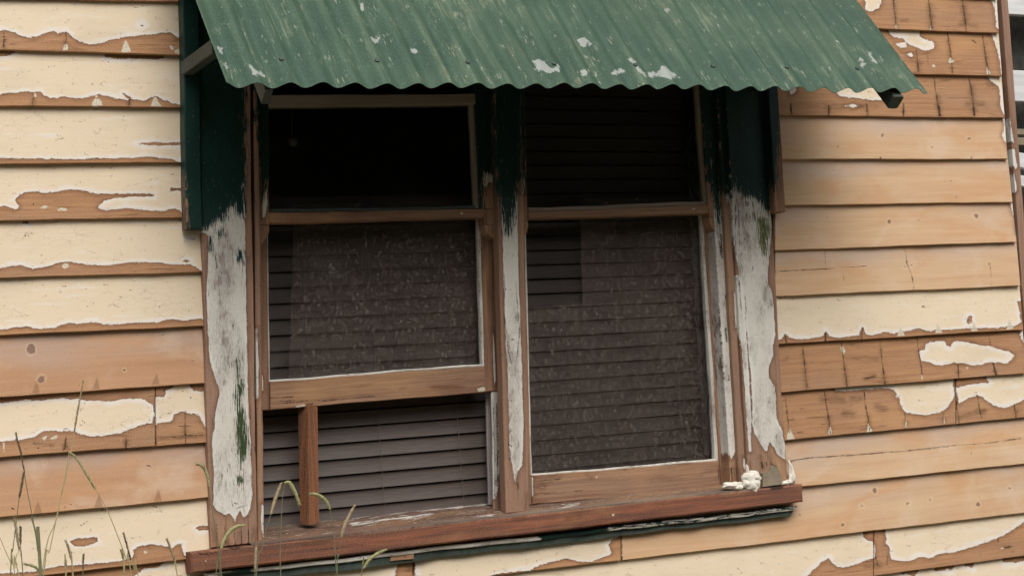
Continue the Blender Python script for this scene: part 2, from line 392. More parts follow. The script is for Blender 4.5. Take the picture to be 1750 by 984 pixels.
def panel(name, quad, yf, yb, mat, parent, L=None, grain='h', step=2.0, bev=.0016, wob=.0006, tone=0., moss=None, wobfreq=1.0, backdz=0.):
    """board with a finely divided face; quad = TL,TR,BR,BL in photo pixels read at depth yf (or (top, bottom) depths)"""
    yt, ybm = yf if isinstance(yf, tuple) else (yf, yf)
    TL, TR, BR, BL = [U(q[0], q[1], d) for q, d in zip(quad, (yt, yt, ybm, ybm))]
    q = np.asarray(quad, float)
    wp = max(np.linalg.norm(q[1]-q[0]), np.linalg.norm(q[2]-q[3])); hp = max(np.linalg.norm(q[3]-q[0]), np.linalg.norm(q[2]-q[1]))
    nu, nv = max(1, int(wp/step)), max(1, int(hp/step))
    wm = np.linalg.norm(TR-TL); hm = np.linalg.norm(TL-BL)
    s, t = np.meshgrid(np.linspace(0, 1, nu+1), np.linspace(0, 1, nv+1))
    eu, ev = min(.3, bev/wm), min(.3, bev/hm)
    si, ti = eu+s*(1-2*eu), ev+t*(1-2*ev)
    def bil(s, t): return ((1-t)*(1-s))[..., None]*TL+((1-t)*s)[..., None]*TR+(t*s)[..., None]*BR+(t*(1-s))[..., None]*BL
    G = bil(si, ti); G0 = bil(s, t)
    ph = rng.rand(8)*6.28
    uu, vv = s*wm, t*hm
    if wob:
        dy = wob*(np.sin(uu*7*wobfreq+ph[0])+.7*np.sin(uu*23*wobfreq+vv*9+ph[1])+.6*np.sin(vv*31+uu*5+ph[2])+.3*np.sin(uu*61+ph[3]))
        dz = wob*.9*(np.sin(uu*11+ph[4])+.6*np.sin(uu*37+ph[5])) if grain == 'h' else 0*uu
        dx = wob*.9*(np.sin(vv*13+ph[6])+.6*np.sin(vv*41+ph[7])) if grain == 'v' else 0*uu
        for A in (G, G0):
            A[..., 1] += dy; A[..., 2] += dz; A[..., 0] += dx
    V = G.reshape(-1, 3)
    W_ = nu+1
    idx = np.arange((nu+1)*(nv+1)).reshape(nv+1, nu+1)
    a, b, c, d = idx[:-1, :-1], idx[:-1, 1:], idx[1:, 1:], idx[1:, :-1]
    F = np.stack([a, d, c, b], -1).reshape(-1, 4).tolist()
    loop = np.concatenate([idx[0, :-1], idx[:-1, -1], idx[-1, ::-1][:-1], idx[::-1, 0][:-1]])
    m = len(loop)
    r1 = G0.reshape(-1, 3)[loop].copy(); r1[:, 1] += bev
    r2 = r1.copy(); r2[:, 1] = yb
    if backdz: r2[:, 2] += backdz
    if yt != ybm:                                   # tilted board keeps an even thickness
        r2[:, 1] = (G0.reshape(-1, 3)[loop])[:, 1]+yb
    V = np.concatenate([V, r1, r2])
    n0 = (nu+1)*(nv+1)
    i = np.arange(m); j = (i+1) % m
    F += np.stack([loop[i], loop[j], n0+j, n0+i], -1).tolist()
    F += np.stack([n0+i, n0+j, n0+m+j, n0+m+i], -1).tolist()
    F.append((n0+m+i).tolist())
    u_ = uu if grain == 'h' else vv; v_ = vv if grain == 'h' else uu
    uv = np.stack([u_.ravel(), v_.ravel()], -1)
    uv1 = uv[loop]; uv2 = uv1.copy(); uv2[:, 1] += abs(yb if yt != ybm else yb-yt)
    UVc = np.concatenate([uv, uv1, uv2])
    px, py = PR(V)
    at = layers_to_attrs(px[:n0], py[:n0], L or {})
    for k in list(at): at[k] = np.concatenate([at[k], at[k][loop], at[k][loop]])
    at['tone'] = np.full(len(V), tone, float) if not callable(tone) else tone(px, py)
    if moss: at['moss'] = np.full(len(V), moss, float) if not callable(moss) else moss(px, py)
    return finish(name, V, F, mat, parent, UVc, at)

def prism(name, poly, yf, yb, mat, parent, bev=.0012, L=None):
    """solid of any outline (photo pixels at depth yf), pushed back to yb"""
    n = len(poly)
    A = np.array([U(p[0], p[1], yf) for p in poly])
    c = A.mean(0)
    I = A+(c-A)/np.linalg.norm(A-c, axis=1)[:, None]*bev
    B = A.copy(); B[:, 1] += bev
    C = A.copy(); C[:, 1] = yb
    V = np.concatenate([I, B, C])
    area = sum(poly[i][0]*poly[(i+1) % n][1]-poly[(i+1) % n][0]*poly[i][1] for i in range(n))
    o_ = list(range(n)) if area < 0 else list(range(n))[::-1]
    F = [o_]
    for k in range(n):
        i, j = o_[k], o_[(k+1) % n]
        F.append([j, i, n+i, n+j]); F.append([n+j, n+i, 2*n+i, 2*n+j])
    F.append([2*n+i for i in o_][::-1])
    px, py = PR(V)
    return finish(name, V, F, mat, parent, V[:, [2, 0]], layers_to_attrs(px, py, L or {}))

def hexa(name, P8, mat, parent, at=None):
    """box from 8 world corners: front TL,TR,BR,BL then back TL,TR,BR,BL"""
    V = np.array(P8, float)
    F = [[0, 3, 2, 1], [4, 5, 6, 7], [0, 1, 5, 4], [1, 2, 6, 5], [2, 3, 7, 6], [3, 0, 4, 7]]
    ax = np.argmax(V.max(0)-V.min(0)); ot = [k for k in (0, 1, 2) if k != ax]
    return finish(name, V, F, mat, parent, np.stack([V[:, ax], V[:, ot[0]]+V[:, ot[1]]], -1), at)

def box(name, lo, hi, mat, parent):
    x0, y0, z0 = lo; x1, y1, z1 = hi
    return hexa(name, [(x0, y0, z1), (x1, y0, z1), (x1, y0, z0), (x0, y0, z0), (x0, y1, z1), (x1, y1, z1), (x1, y1, z0), (x0, y1, z0)], mat, parent)

def beam(name, p0, p1, side, up, w_, h_, mat, parent):
    """bar from p0 to p1 with width along 'side' and height along 'up', chamfered a touch"""
    p0, p1, side, up = [np.array(v, float) for v in (p0, p1, side, up)]
    side /= np.linalg.norm(side); up -= side*(up@side); up /= np.linalg.norm(up)
    b = min(w_, h_)*.08
    prof = [(-w_/2+b, -h_/2), (w_/2-b, -h_/2), (w_/2, -h_/2+b), (w_/2, h_/2-b), (w_/2-b, h_/2), (-w_/2+b, h_/2), (-w_/2, h_/2-b), (-w_/2, -h_/2+b)]
    V = [p+side*a+up*c for p in (p0, p1) for a, c in prof]
    F = [[i, (i+1) % 8, 8+(i+1) % 8, 8+i] for i in range(8)]+[list(range(8))[::-1], list(range(8, 16))]
    L_ = np.linalg.norm(p1-p0)
    uv = [(0, a+c) for a, c in prof]+[(L_, a+c) for a, c in prof]
    return finish(name, V, F, mat, parent, uv)

def tube(name, pts, rad, mat, parent, n=6, bristle=0):
    pts = np.array(pts, float); V = []; F = []
    for i, p in enumerate(pts):
        d = pts[min(i+1, len(pts)-1)]-pts[max(i-1, 0)]; d /= np.linalg.norm(d)+1e-9
        a = np.cross(d, (0, 1, 0.01)); a /= np.linalg.norm(a); b = np.cross(d, a)
        for k in range(n):
            th = 2*math.pi*k/n
            V.append(p+rad[i]*(a*math.cos(th)+b*math.sin(th)))
    m = len(pts)
    for i in range(m-1):
        for k in range(n):
            F.append([i*n+k, i*n+(k+1) % n, (i+1)*n+(k+1) % n, (i+1)*n+k])
    F.append(list(range(n))[::-1]); F.append([(m-1)*n+k for k in range(n)])
    for q in range(bristle):
        t = rng.rand()*(m-1.01); i = int(t); p = pts[i]*(1-t+i)+pts[i+1]*(t-i)
        r = rad[i]; d = pts[i+1]-pts[i]; d /= np.linalg.norm(d)
        rn = rng.randn(3); rn -= d*(rn@d); rn /= np.linalg.norm(rn)
        s_ = np.cross(rn, d)
        b0 = p+rn*r*.8; tip = p+rn*(r*1.0+.0022)+d*.0045*(1 if rng.rand() < .9 else -1)
        k = len(V); V += [b0-s_*.0009-d*.001, b0+s_*.0009-d*.001, tip]; F.append([k, k+1, k+2])
    return finish(name, V, F, mat, parent, smooth=False)

def lerp(a, b, t): return (a[0]+(b[0]-a[0])*t, a[1]+(b[1]-a[1])*t)
def yat(line, x):
    (x0, y0), (x1, y1) = line
    return y0+(y1-y0)*(x-x0)/(x1-x0)

# ------------------------------------------------------------------ setting: ground, room, wall core
GZ = -1.45
N_ = 24
V = []; F = []
gx = np.concatenate([np.linspace(-60, -2, 6), np.linspace(-1, 7, 16), np.linspace(9, 70, 6)]); gy = np.concatenate([np.linspace(-70, -6, 7), np.linspace(-5, 4, 14), np.linspace(8, 60, 6)])
for yy in gy:
    for xx in gx:
        V.append((xx, yy, GZ+.03*math.sin(xx*1.7)*math.cos(yy*1.3)*(1 if abs(yy) < 6 else .2)))
nx = len(gx)
for j in range(len(gy)-1):
    for i in range(nx-1):
        k = j*nx+i; F.append([k, k+1, k+nx+1, k+nx])
tag(finish('ground', V, F, 'soil', uv=np.array(V)[:, :2]), kind='structure')

XC = U(1722, 200, -.01)[0]          # outer corner of the house
XL = -2.2
o0 = U(414, 905, 0); o1 = U(1268, 120, 0); ZS = U(700, 880, 0)[2]-.02; ZH = U(700, 70, 0)[2]
OX0, OX1 = o0[0]+.0, o1[0]+.01
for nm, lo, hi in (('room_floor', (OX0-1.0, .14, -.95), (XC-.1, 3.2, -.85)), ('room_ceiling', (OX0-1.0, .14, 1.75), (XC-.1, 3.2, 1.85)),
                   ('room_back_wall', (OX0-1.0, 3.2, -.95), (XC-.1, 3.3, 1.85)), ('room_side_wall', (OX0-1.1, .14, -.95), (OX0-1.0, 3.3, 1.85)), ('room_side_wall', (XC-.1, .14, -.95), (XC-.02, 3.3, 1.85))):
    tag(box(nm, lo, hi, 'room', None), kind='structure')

wall = thing('weatherboard_wall', (XC-1.6, 0, GZ), 'old timber weatherboard house wall with peeling cream paint and stripped boards', 'wall')
for lo, hi in (((XL, .001, GZ), (OX0, .13, 2.6)), ((OX1, .001, GZ), (XC-.015, .13, 2.6)), ((OX0, .001, GZ), (OX1, .13, ZS-.02)), ((OX0, .001, ZH), (OX1, .13, 2.6))):
    box('sheathing', lo, hi, 'sheath', wall)

# ------------------------------------------------------------------ weatherboards
LL = [((0, -3), (300, 3)), ((0, 85), (305, 95)), ((0, 181), (308, 184)), ((0, 280), (309, 278)), ((0, 377), (310, 371.5)), ((0, 475), (341, 465)), ((0, 573), (343, 557)),
      ((0, 678), (347, 655)), ((0, 781), (349, 756)), ((0, 884), (350, 850)), ((143, 975), (322, 955)), ((850, 982), (1062, 957))]
RR = [((1512, 50), (1712, 57)), ((1575, 127), (1717, 131)), ((1335, 197), (1722, 202)), ((1338, 272), (1730, 272)), ((1342, 351), (1737, 345)), ((1322, 428), (1743, 413)),
      ((1327, 506), (1748, 488)), ((1333, 588), (1750, 563)), ((1337, 670), (1750, 638)), ((1344, 752), (1750, 713)), ((1375, 831), (1750, 792)), ((1062, 957), (1750, 876)), ((1490, 984), (1750, 949))]
LAY = dict(
 paint=[
  [(-160,-60),(330,-60),(320,66),(306,65),(298,61),(293,57),(280,56.5),(270,58),(255,60),(235,61),(213,63),(200,67),(185,70),(172,75),(163,76),(150,75),(135,71),(125,64),(120,58),(113,55),(108,55),(100,57),(92,54),(85,55),(75,58),(62,63),(50,65),(42,63),(30,58),(20,54),(12,53),(0,53),(-160,60)],
  [(-160,88),(330,98),(320,181),(308,180),(296,178),(288,173),(277,171),(270,166),(263,165),(256,168),(251,173),(240,172),(230,170),(222,168),(217,172),(210,171),(195,168),(180,164),(168,162),(160,164),(150,167),(140,169),(125,168),(108,165),(100,166),(85,168),(75,164),(70,158),(62,157),(57,159),(48,157),(35,157),(15,159),(0,161),(-160,165)],
  [(-160,182),(330,186),(325,277),(310,277),(300,276),(293,272),(280,271),(262,269),(250,267),(235,270),(200,271),(150,271),(120,273),(100,272),(0,271),(-160,271)],
  [(-160,284),(330,279),(330,366),(310,363),(305,358),(300,355),(290,357),(280,360),(268,361),(240,358),(215,356),(195,358),(180,360),(168,355),(178,343),(195,339),(212,338),(230,337),(262,335),(264,332),(222,331),(180,332),(160,330),(145,327),(135,325),(122,324),(108,325.5),(95,328),(80,328.5),(65,327.5),(52,328),(42,330),(35,334),(30,338),(26,341),(28,346),(33,352),(30,356),(24,357),(15,354),(8,352),(0,353),(-160,355)],
  [(-160,380),(360,372),(350,466),(341,462),(335,457),(325,452),(310,452),(290,451),(270,448),(255,450),(245,448),(220,448),(205,452),(190,454),(165,452),(145,452),(130,450),(115,448),(100,450),(85,454),(70,458),(57,460),(50,459),(45,455),(38,453),(20,453),(10,456),(0,460),(-160,466)],
  [(-160,482),(360,464),(360,545),(345,545),(330,544),(322,547),(310,547),(295,545),(285,547),(268,551),(250,550),(235,551),(215,552),(195,555),(177,555),(165,551),(152,550),(140,553),(125,553),(118,552),(105,556),(90,560),(70,562),(55,561),(47,557),(40,559),(22,559),(12,563),(0,563),(-160,570)],
  [(-160,694),(0,689),(20,687),(45,683),(80,683),(110,679),(120,683),(130,681),(145,684),(170,685),(190,686),(210,682),(235,680),(243,680),(252,686),(260,692),(262,700),(263,720),(262,724),(255,723),(240,726),(215,736),(190,743),(160,746),(140,742),(128,737),(118,736),(105,737),(95,736),(83,735),(75,737),(60,746),(40,751),(0,755),(-160,765)],
  [(265,679),(272,676),(280,678),(284,674),(281,667),(290,665),(315,662),(330,667),(370,667),(370,735),(350,730),(347,722),(340,710),(332,706),(320,705),(310,703),(305,706),(297,708),(296,716),(292,720),(280,722),(270,723),(268,727),(265,725)],
  [(-160,900),(0,884),(370,848),(370,953),(340,955),(322,952),(315,948),(312,940),(310,927),(300,930),(295,935),(280,931),(260,930),(245,932),(236,934),(229,940),(228,950),(222,953),(215,956),(180,961),(140,964),(100,967),(85,970),(60,976),(30,978),(0,980),(-160,995)],
  [(232,1060),(226,988),(245,972),(270,968),(325,955),(600,925),(684,945),(682,960),(678,970),(674,990),(668,1060)],
  [(711,1060),(709,940),(1058,905),(1060,914),(1046,922),(1040,930),(1041,935),(1044,944),(1040,948),(1022,955),(1012,959),(1000,960),(985,957),(970,955),(950,957),(925,965),(905,974),(880,976),(850,980),(835,985),(800,1010),(760,1060)],
  [(-160,1050),(1062,952),(1476,902),(1474,911),(1475,918),(1485,923),(1493,925),(1496,940),(1494,953),(1480,958),(1468,962),(1447,968),(1432,967),(1423,962),(1417,954),(1405,960),(1395,970),(1380,984),(1340,1010),(1200,1030),(900,1060)],
  [(1516,885),(1513,912),(1515,920),(1513,926),(1520,935),(1522,948),(1522,956),(1540,958),(1557,958),(1565,953),(1572,951),(1590,953),(1605,946),(1620,944),(1640,942),(1665,933),(1680,928),(1700,921),(1717,914),(1735,902),(1752,892),(1800,870),(1800,840)],
  [(1470,-30),(1506,-30),(1507,5),(1502,14),(1497,16),(1492,21),(1480,19)],
  [(1515,50),(1570,50),(1573,62),(1580,68),(1592,71),(1598,77),(1597,83),(1588,87),(1575,86),(1567,82),(1560,78),(1552,76),(1548,70),(1543,66),(1530,65),(1520,60)],
  [(1530,76),(1549,73),(1549,80),(1540,83)], [(1550,93),(1556,91),(1562,96),(1557,99)],
  [(1422,140),(1524,140),(1522,160),(1515,168),(1505,172),(1490,171),(1480,170),(1450,167),(1438,166),(1430,160)],
  [(1346,150),(1361,150),(1358,160),(1350,163)], [(1443,181),(1456,178),(1472,181),(1458,184)],
  [(1690,-10),(1697,8),(1702,30),(1702,47),(1708,52),(1712,60),(1716,40),(1712,-10)],
  [(1684,60),(1698,68),(1706,90),(1708,105),(1712,128),(1722,132),(1716,60)],
  [(1672,134),(1692,138),(1706,148),(1709,165),(1708,180),(1716,196),(1724,200),(1720,133)],
  [(1712,202),(1716,215),(1713,232),(1722,250),(1728,270),(1736,270),(1726,202)],
  [(1727,352),(1733,370),(1737,400),(1746,410),(1742,346)],
  [(1320,503),(1760,484),(1760,512),(1738,515),(1742,530),(1746,550),(1735,557),(1700,560),(1650,562),(1625,563),(1605,564),(1585,566),(1572,561),(1560,563),(1538,568),(1525,570),(1515,567),(1503,570),(1488,573),(1480,570),(1474,558),(1468,573),(1440,577),(1417,575),(1411,564),(1408,573),(1400,577),(1362,580),(1347,577),(1342,569),(1336,578),(1330,582),(1320,584)],
  [(1571,604),(1573,600),(1581,597),(1583,589),(1590,584),(1614,583),(1618,590),(1625,592),(1630,583),(1645,584),(1680,590),(1700,594),(1725,602),(1733,606),(1731,614),(1722,621),(1695,618),(1680,622),(1665,625),(1650,622),(1633,619),(1615,624),(1600,624),(1588,619),(1575,618)],
  [(1743,571),(1752,590),(1770,590),(1770,565)],
  [(1412,666),(1500,658),(1629,646),(1630,660),(1632,672),(1628,685),(1618,697),(1605,706),(1580,709),(1560,707),(1545,703),(1540,695),(1536,680),(1528,678),(1533,672),(1527,666),(1515,663),(1480,665),(1430,669)],
  [(1635,662),(1655,657),(1675,655),(1690,653),(1685,648),(1690,636),(1790,630),(1790,680),(1760,680),(1745,685),(1730,693),(1715,697),(1700,693),(1688,686),(1680,679),(1670,676),(1655,680),(1639,689),(1635,670)],
  [(1560,990),(1580,976),(1600,973),(1625,975),(1645,962),(1650,955),(1800,935),(1800,1060),(1500,1060)],
  [(700,1150),(1300,1010),(1480,985),(1560,984),(1560,1150)],
 ],
 paint_holes=[
  [(0,84),(40,87),(25,92),(10,96),(0,97),(-60,98),(-60,84)], [(172,94),(280,93),(282,97),(280,100),(265,102),(240,100),(215,101),(195,101),(180,98)],
  [(234,246),(248,244),(330,245),(330,248),(270,248.5),(245,248)], [(35,374),(50,374),(48,382),(38,382)], [(85,372),(106,372),(100,379),(90,378)], [(293,322),(330,319),(330,323),(305,326),(292,326)],
  [(0,566),(0,566),(1,567)],
  [(120,925),(130,920),(150,919),(165,919),(168,923),(160,928),(135,933),(125,931)], [(332,901),(342,898),(370,899),(370,905),(340,906)],
  [(1651,550),(1655,540),(1662,540),(1661,550),(1654,554)], [(320,407.5),(335,407),(335,409.5),(321,410)], [(311,447),(316,444),(326,445),(318,448)],
  [(110,54),(113,52),(116,57),(114,82),(110,82)], [(239,43),(244,42),(248,44),(243,45.5)],
  [(210,160),(217,168),(221,171),(220,181),(224,181),(226,170),(223,165)],
  [(1597,975),(1605,968),(1632,961),(1632,968),(1615,974)], [(1648,966),(1652,958),(1672,955),(1672,962),(1662,970)], [(1705,956),(1712,949),(1780,938),(1780,950),(1735,960),(1715,961)],
  [(1331,505),(1350,503),(1352,507),(1340,509)],
 ],
 putty=[
  [(207,90),(210,80),(214,68),(217,72),(221,80),(224,89)], [(289,80),(292,77),(297,82),(298,85),(293,86)], [(298,91),(300,86),(306,83),(306,93)], [(107,86),(109,79),(112,74),(116,78),(116,86)],
  [(157,181),(158,174),(162,169),(170,169),(174,175),(175,181)], [(162,167),(165,160),(167,167)], [(257,182),(260,174),(264,165),(268,168),(270,174),(277,182)], [(57,167),(60,156),(63,166)],
  [(106,454),(110,450),(116,450),(118,455),(112,459),(107,458)], [(68,355),(76,351),(83,353),(76,357)], [(97,357),(107,355),(115,357),(114,360),(99,360)],
  [(72,748),(76,745),(82,744),(78,749),(76,753)], [(85,749),(93,745),(98,742),(98,748),(88,751)], [(245,942),(248,939),(252,943),(248,946)],
  [(1533,574),(1536,566),(1538,556),(1543,566),(1547,573)], [(1598,569),(1600,560),(1602,551),(1607,561),(1611,568)], [(1659,566),(1664,548),(1671,565)], [(1720,563),(1724,544),(1733,561)],
  [(1344,751),(1346,740),(1349,731),(1354,740),(1358,749)], [(1415,741),(1419,726),(1422,741)], [(1481,739),(1484,722),(1488,732),(1492,736)], [(1546,730),(1549,714),(1550,730)], [(1612,724),(1613,708),(1615,723)],
  [(1574,648),(1576,636),(1578,647)], [(1620,107),(1624,97),(1627,103),(1633,105),(1625,109)], [(1592,112),(1596,110),(1599,114),(1595,116)],
  [(1589,52),(1591,42),(1594,52)], [(1529,50),(1531,38),(1534,50)], [(1436,594),(1440,590),(1445,600),(1441,606)], [(6,772),(5,756),(8,756),(8,772)], [(1686,128),(1686,112),(1690,120),(1694,127)],
  [(1650,628),(1655,626),(1654,631)], [(1709,936),(1715,934),(1714,938)],
 ],
 crack=[
  (1,(112,56),(113,62),(112,80)), (1,(7,57),(8,68),(6,80)), (.8,(58,166),(55,180)), (1,(222,169),(221,181)), (.7,(58,187),(60,195)), (.8,(161,187),(166,188)), (.7,(164,474),(165,479)),
  (1.6,(57,350)), (1.6,(58,757)), (1.3,(86,762)), (1,(66,766)), (1.3,(112,683)), (1.1,(144,689)), (1.1,(138,727)), (1.1,(254,697)), (1.1,(255,718)), (1.1,(274,713)), (1.1,(326,679)), (.8,(113,58)),
  (.9,(265.5,660),(265,700),(267.5,760)), (.8,(270,748),(300,746),(345,743)), (1,(317,704),(316,730),(318,758)), (.7,(306,728),(330,728)),
  (.9,(113,745),(112,760),(109,770)), (1,(216,745),(215,764)), (1.1,(212,632)), (1,(330,617)), (1,(278,572)), (.8,(17,667)), (.8,(244,653)), (.8,(126,655)), (.8,(135,658)),
  (1,(77,792)), (1,(234,788)), (.8,(252,795),(257,797)), (.8,(121,861)), (.8,(131,863)), (.8,(112,866)), (.8,(20,868),(25,870)), (.9,(262,865),(268,866)),
  (.8,(1448,0),(1449,10)), (.9,(1527,-5),(1528,15),(1530,30),(1532,52)), (1.2,(1586,-5),(1589,18),(1591,34),(1593,52)), (1.2,(1644,-5),(1647,18),(1650,40),(1651,54)),
  (1,(1619,56),(1622,75),(1625,92),(1628,126)), (1,(1566,86),(1568,105),(1570,124)), (1.1,(1679,60),(1682,80),(1685,102),(1690,128)), (.7,(1660,68),(1668,74)), (.7,(1585,95),(1586,112)),
  (1.6,(1416,182),(1417,198)), (1.6,(1481,178),(1483,198)), (1.6,(1544,178),(1544,198)), (1,(1596,133),(1600,160),(1603,185)), (2,(1604,182),(1606,198)), (1.1,(1656,133),(1661,160),(1664,185)), (2,(1664,184),(1665,198)), (1.8,(1351,178),(1352,195)),
  (.9,(1405,239)), (1.1,(1432,251)), (.8,(1560,235)), (.9,(1593,252)), (1.6,(1505,270)), (1.6,(1660,270)), (.9,(1424,290)), (1,(1533,302)), (.9,(1625,310)), (1.2,(1634,337)), (.9,(1658,304)), (.8,(1597,332)), (.8,(1715,298)),
  (1,(1413,371)), (.8,(1570,376)), (.6,(1409,430),(1411,455)), (.5,(1440,462),(1442,480)), (.7,(1547,425),(1550,450),(1558,470),(1562,494)), (1,(1320,465),(1350,462),(1380,461),(1405,460)), (.5,(1405,460),(1480,455)), (.5,(1692,450),(1694,488)),
  (1,(1576,524),(1580,524)), (1.4,(1342,575),(1345,588)), (1.4,(1411,570),(1411,584)), (1.2,(1474,562),(1473,580)),
  (1,(1371,590),(1373,605),(1376,630),(1380,668)), (1,(1438,585),(1441,610),(1445,640),(1448,664)), (1,(1504,580),(1506,605),(1509,630),(1513,660)), (1,(1567,576),(1570,600),(1574,625),(1577,646)), (1.2,(1637,625),(1639,648)), (1.4,(1697,620),(1699,628),(1703,642)), (.6,(1690,572),(1693,590)), (1.3,(1478,647),(1486,645),(1495,644)),
  (1,(1632,646),(1634,680),(1640,730)), (1,(1342,678),(1345,705),(1349,740)), (1,(1409,668),(1412,690),(1417,720),(1419,740)), (1,(1477,668),(1479,690),(1484,715),(1486,735)), (1,(1547,706),(1548,732)), (1,(1613,706),(1612,722)), (1,(1671,678),(1674,700),(1678,714)), (1.1,(1733,690),(1737,714)),
  (1,(1350,788),(1376,783),(1400,781),(1450,778),(1500,774),(1540,771),(1580,767),(1632,761)), (.5,(1632,761),(1690,757)), (.9,(1690,757),(1744,749)), (1.2,(1660,774)),
  (1,(1367,879)), (.7,(1505,896)), (.8,(1598,919)), (.7,(1638,918)), (1,(1493,905),(1494,940),(1500,966)), (.9,(1517,950),(1516,965)), (1.4,(1718,935),(1726,934)), (1,(1707,918),(1706,926)),
  (1.2,(722,979)), (1,(736,981)), (1.3,(845,976)), (1,(917,958)), (.8,(1040,968)), (1.1,(675,985),(678,1010)), (1.2,(706.5,940),(707,1060)), (1.2,(1061,900),(1063,960)),
 ],
 stain=[
  (4,(8,70),(6,82)), (4,(112,72),(112,82)), (4,(57,170),(56,180)), (4,(221,172),(221,180)), (3,(300,68),(306,69)), (5,(316,735),(316,745)), (4,(275,748),(345,743)), (4,(111,762)), (6,(215,756)), (2,(60,757),(90,760)),
  (3,(1527,0),(1530,30),(1532,50)), (5,(1588,10),(1591,34),(1592,48)), (6,(1647,12),(1650,40)), (3,(1620,70),(1627,120)), (3,(1682,80),(1688,125)), (4,(1569,105),(1570,122)), (2,(1640,42),(1668,44)), (2,(1540,36),(1550,36)),
  (3,(1416,190)), (3,(1482,188)), (3,(1544,190)), (4,(1602,165),(1606,195)), (5,(1661,150),(1664,190)), (4,(1654,178),(1680,178)), (2,(1410,181),(1500,182)), (3,(1690,146),(1700,146)),
  (3,(1375,620),(1378,664)), (3,(1443,625),(1448,660)), (3,(1510,635),(1512,658)), (3,(1504,600)), (4,(1372,606)), (4,(1637,635)), (4,(1701,634)), (4,(1480,646),(1494,644)), (2,(1340,615),(1345,612)), (2,(1445,610),(1500,612)),
  (5,(1405,682),(1440,682)), (4,(1455,680),(1470,680)), (2,(1345,716),(1356,717)), (4,(1442,706),(1458,706)), (5,(1500,696),(1512,700)), (4,(1416,712),(1418,736)), (4,(1484,712),(1486,735)), (5,(1548,722)), (5,(1613,716)), (5,(1668,704),(1682,702)), (5,(1737,705)), (4,(1640,712),(1660,706)),
  (6,(1500,965)), (4,(1480,966),(1500,965)), (6,(1345,790)), (3,(1714,936),(1728,934)), (6,(700,970)), (8,(1270,880),(1330,874)),
 ],
 knot=[(52,596,8),(71,648,6),(1508,233,2.4),(1655,237,2.6),(1521,378,2.6),(1668,369,3.4),(1547,456,2.2),(1557,452,1.6),(1690,450,2),(1494,838,3.2),(1474,864,2.2),(1552,859,2.2),(1590,854,2.6),(1672,861,2.6),(1440,897,2.4),(1725,834,1.2),(1656,547,3),(207,751,0),(1424,291,1.4),(77,792,1.2),(212,632,1.4),(1245,899,2.5)],
)
# brown wedges left by old nail strips on the stripped boards
for (a, b, c) in (((55,672),(63,648),(63,672)), ((158,665),(166,643),(166,665)), ((259,657),(268,637),(268,657)), ((57,877),(65,854),(67,876)), ((160,867),(170,842),(171,866)), ((262,857),(271,834),(272,856)), ((104,769),(112,748),(114,769))):
    LAY.setdefault('wedge', []).append([a, b, (c[0]+5, c[1])])

def rowpick(L, up, lo, x0, x1):
    """keep only the marks that belong to this board; its paint runs on under the board above"""
    out = {}
    for k, items in L.items():
        res = []
        for it in items:
            pts = [it[:2]] if k == 'knot' else (it[1:] if k in ('crack', 'stain') else it)
            ts = [(y-yat(up, x))/(yat(lo, x)-yat(up, x)) for x, y in pts]
            md = float(np.median(ts))
            if k in ('paint', 'paint_holes', 'putty', 'wedge'): md = float(np.median(ts)); ok = -.04 <= md <= 1.02
            else: md = sum(ts)/len(ts); ok = -.06 <= md <= 1.12
            if not ok: continue
            if k == 'paint': it = [(x, y-22) if t < .06 else ((x, y+12) if t > 1.12 else (x, y)) for (x, y), t in zip(it, ts)]
            if k == 'paint_holes': it = [(x, y-22) if t < .04 else (x, y) for (x, y), t in zip(it, ts)]
            res.append(it)
        out[k] = res
    return out
def board(up, lo, x0, x1, mat='old', step=2.0, tone=0., xt=None, L=LAY):
    """one weatherboard: up / lo = lap lines above and below it (photo pixels), x0..x1 its ends"""
    e = 13
    xa0, xa1 = x0 if isinstance(x0, tuple) else (x0, x0)
    xb0, xb1 = x1 if isinstance(x1, tuple) else (x1, x1)
    q = [(xa0, yat(up, xa0)-e), (xb0, yat(up, xb0)-e), (xb1, yat(lo, xb1)), (xa1, yat(lo, xa1))]
    L = rowpick(L, up, lo, xa1, xb1)
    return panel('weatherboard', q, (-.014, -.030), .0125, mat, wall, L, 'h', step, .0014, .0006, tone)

def tonegrad(up, lo, amt):  # greyer towards the lap above: weathering and soft lap shade in one tone
    def f(px, py):
        yu = yat(up, px); yl = yat(lo, px)
        return amt*np.clip(1-(py-yu)/(yl-yu), -.2, 1.1)-amt*.5
    return f
XM = -150
bs = [0]*16
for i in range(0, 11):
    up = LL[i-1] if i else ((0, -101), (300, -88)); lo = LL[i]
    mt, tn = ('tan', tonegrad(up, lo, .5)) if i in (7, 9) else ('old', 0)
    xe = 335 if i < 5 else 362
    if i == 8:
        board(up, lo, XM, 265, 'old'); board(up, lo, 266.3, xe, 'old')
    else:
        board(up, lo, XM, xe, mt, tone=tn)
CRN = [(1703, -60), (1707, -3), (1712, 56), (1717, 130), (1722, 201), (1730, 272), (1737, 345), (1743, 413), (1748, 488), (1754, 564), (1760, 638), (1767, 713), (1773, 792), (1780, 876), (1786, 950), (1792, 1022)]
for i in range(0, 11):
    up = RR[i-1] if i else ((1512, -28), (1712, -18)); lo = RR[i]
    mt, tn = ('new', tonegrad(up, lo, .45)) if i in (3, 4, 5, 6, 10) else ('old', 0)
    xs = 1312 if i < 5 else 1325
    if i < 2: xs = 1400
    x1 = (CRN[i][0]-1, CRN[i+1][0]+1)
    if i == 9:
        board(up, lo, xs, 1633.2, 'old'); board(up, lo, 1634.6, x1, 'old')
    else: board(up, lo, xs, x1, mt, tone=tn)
r10 = ((143, 975), (1750, 792)); r11 = RR[11]; r12 = RR[12]
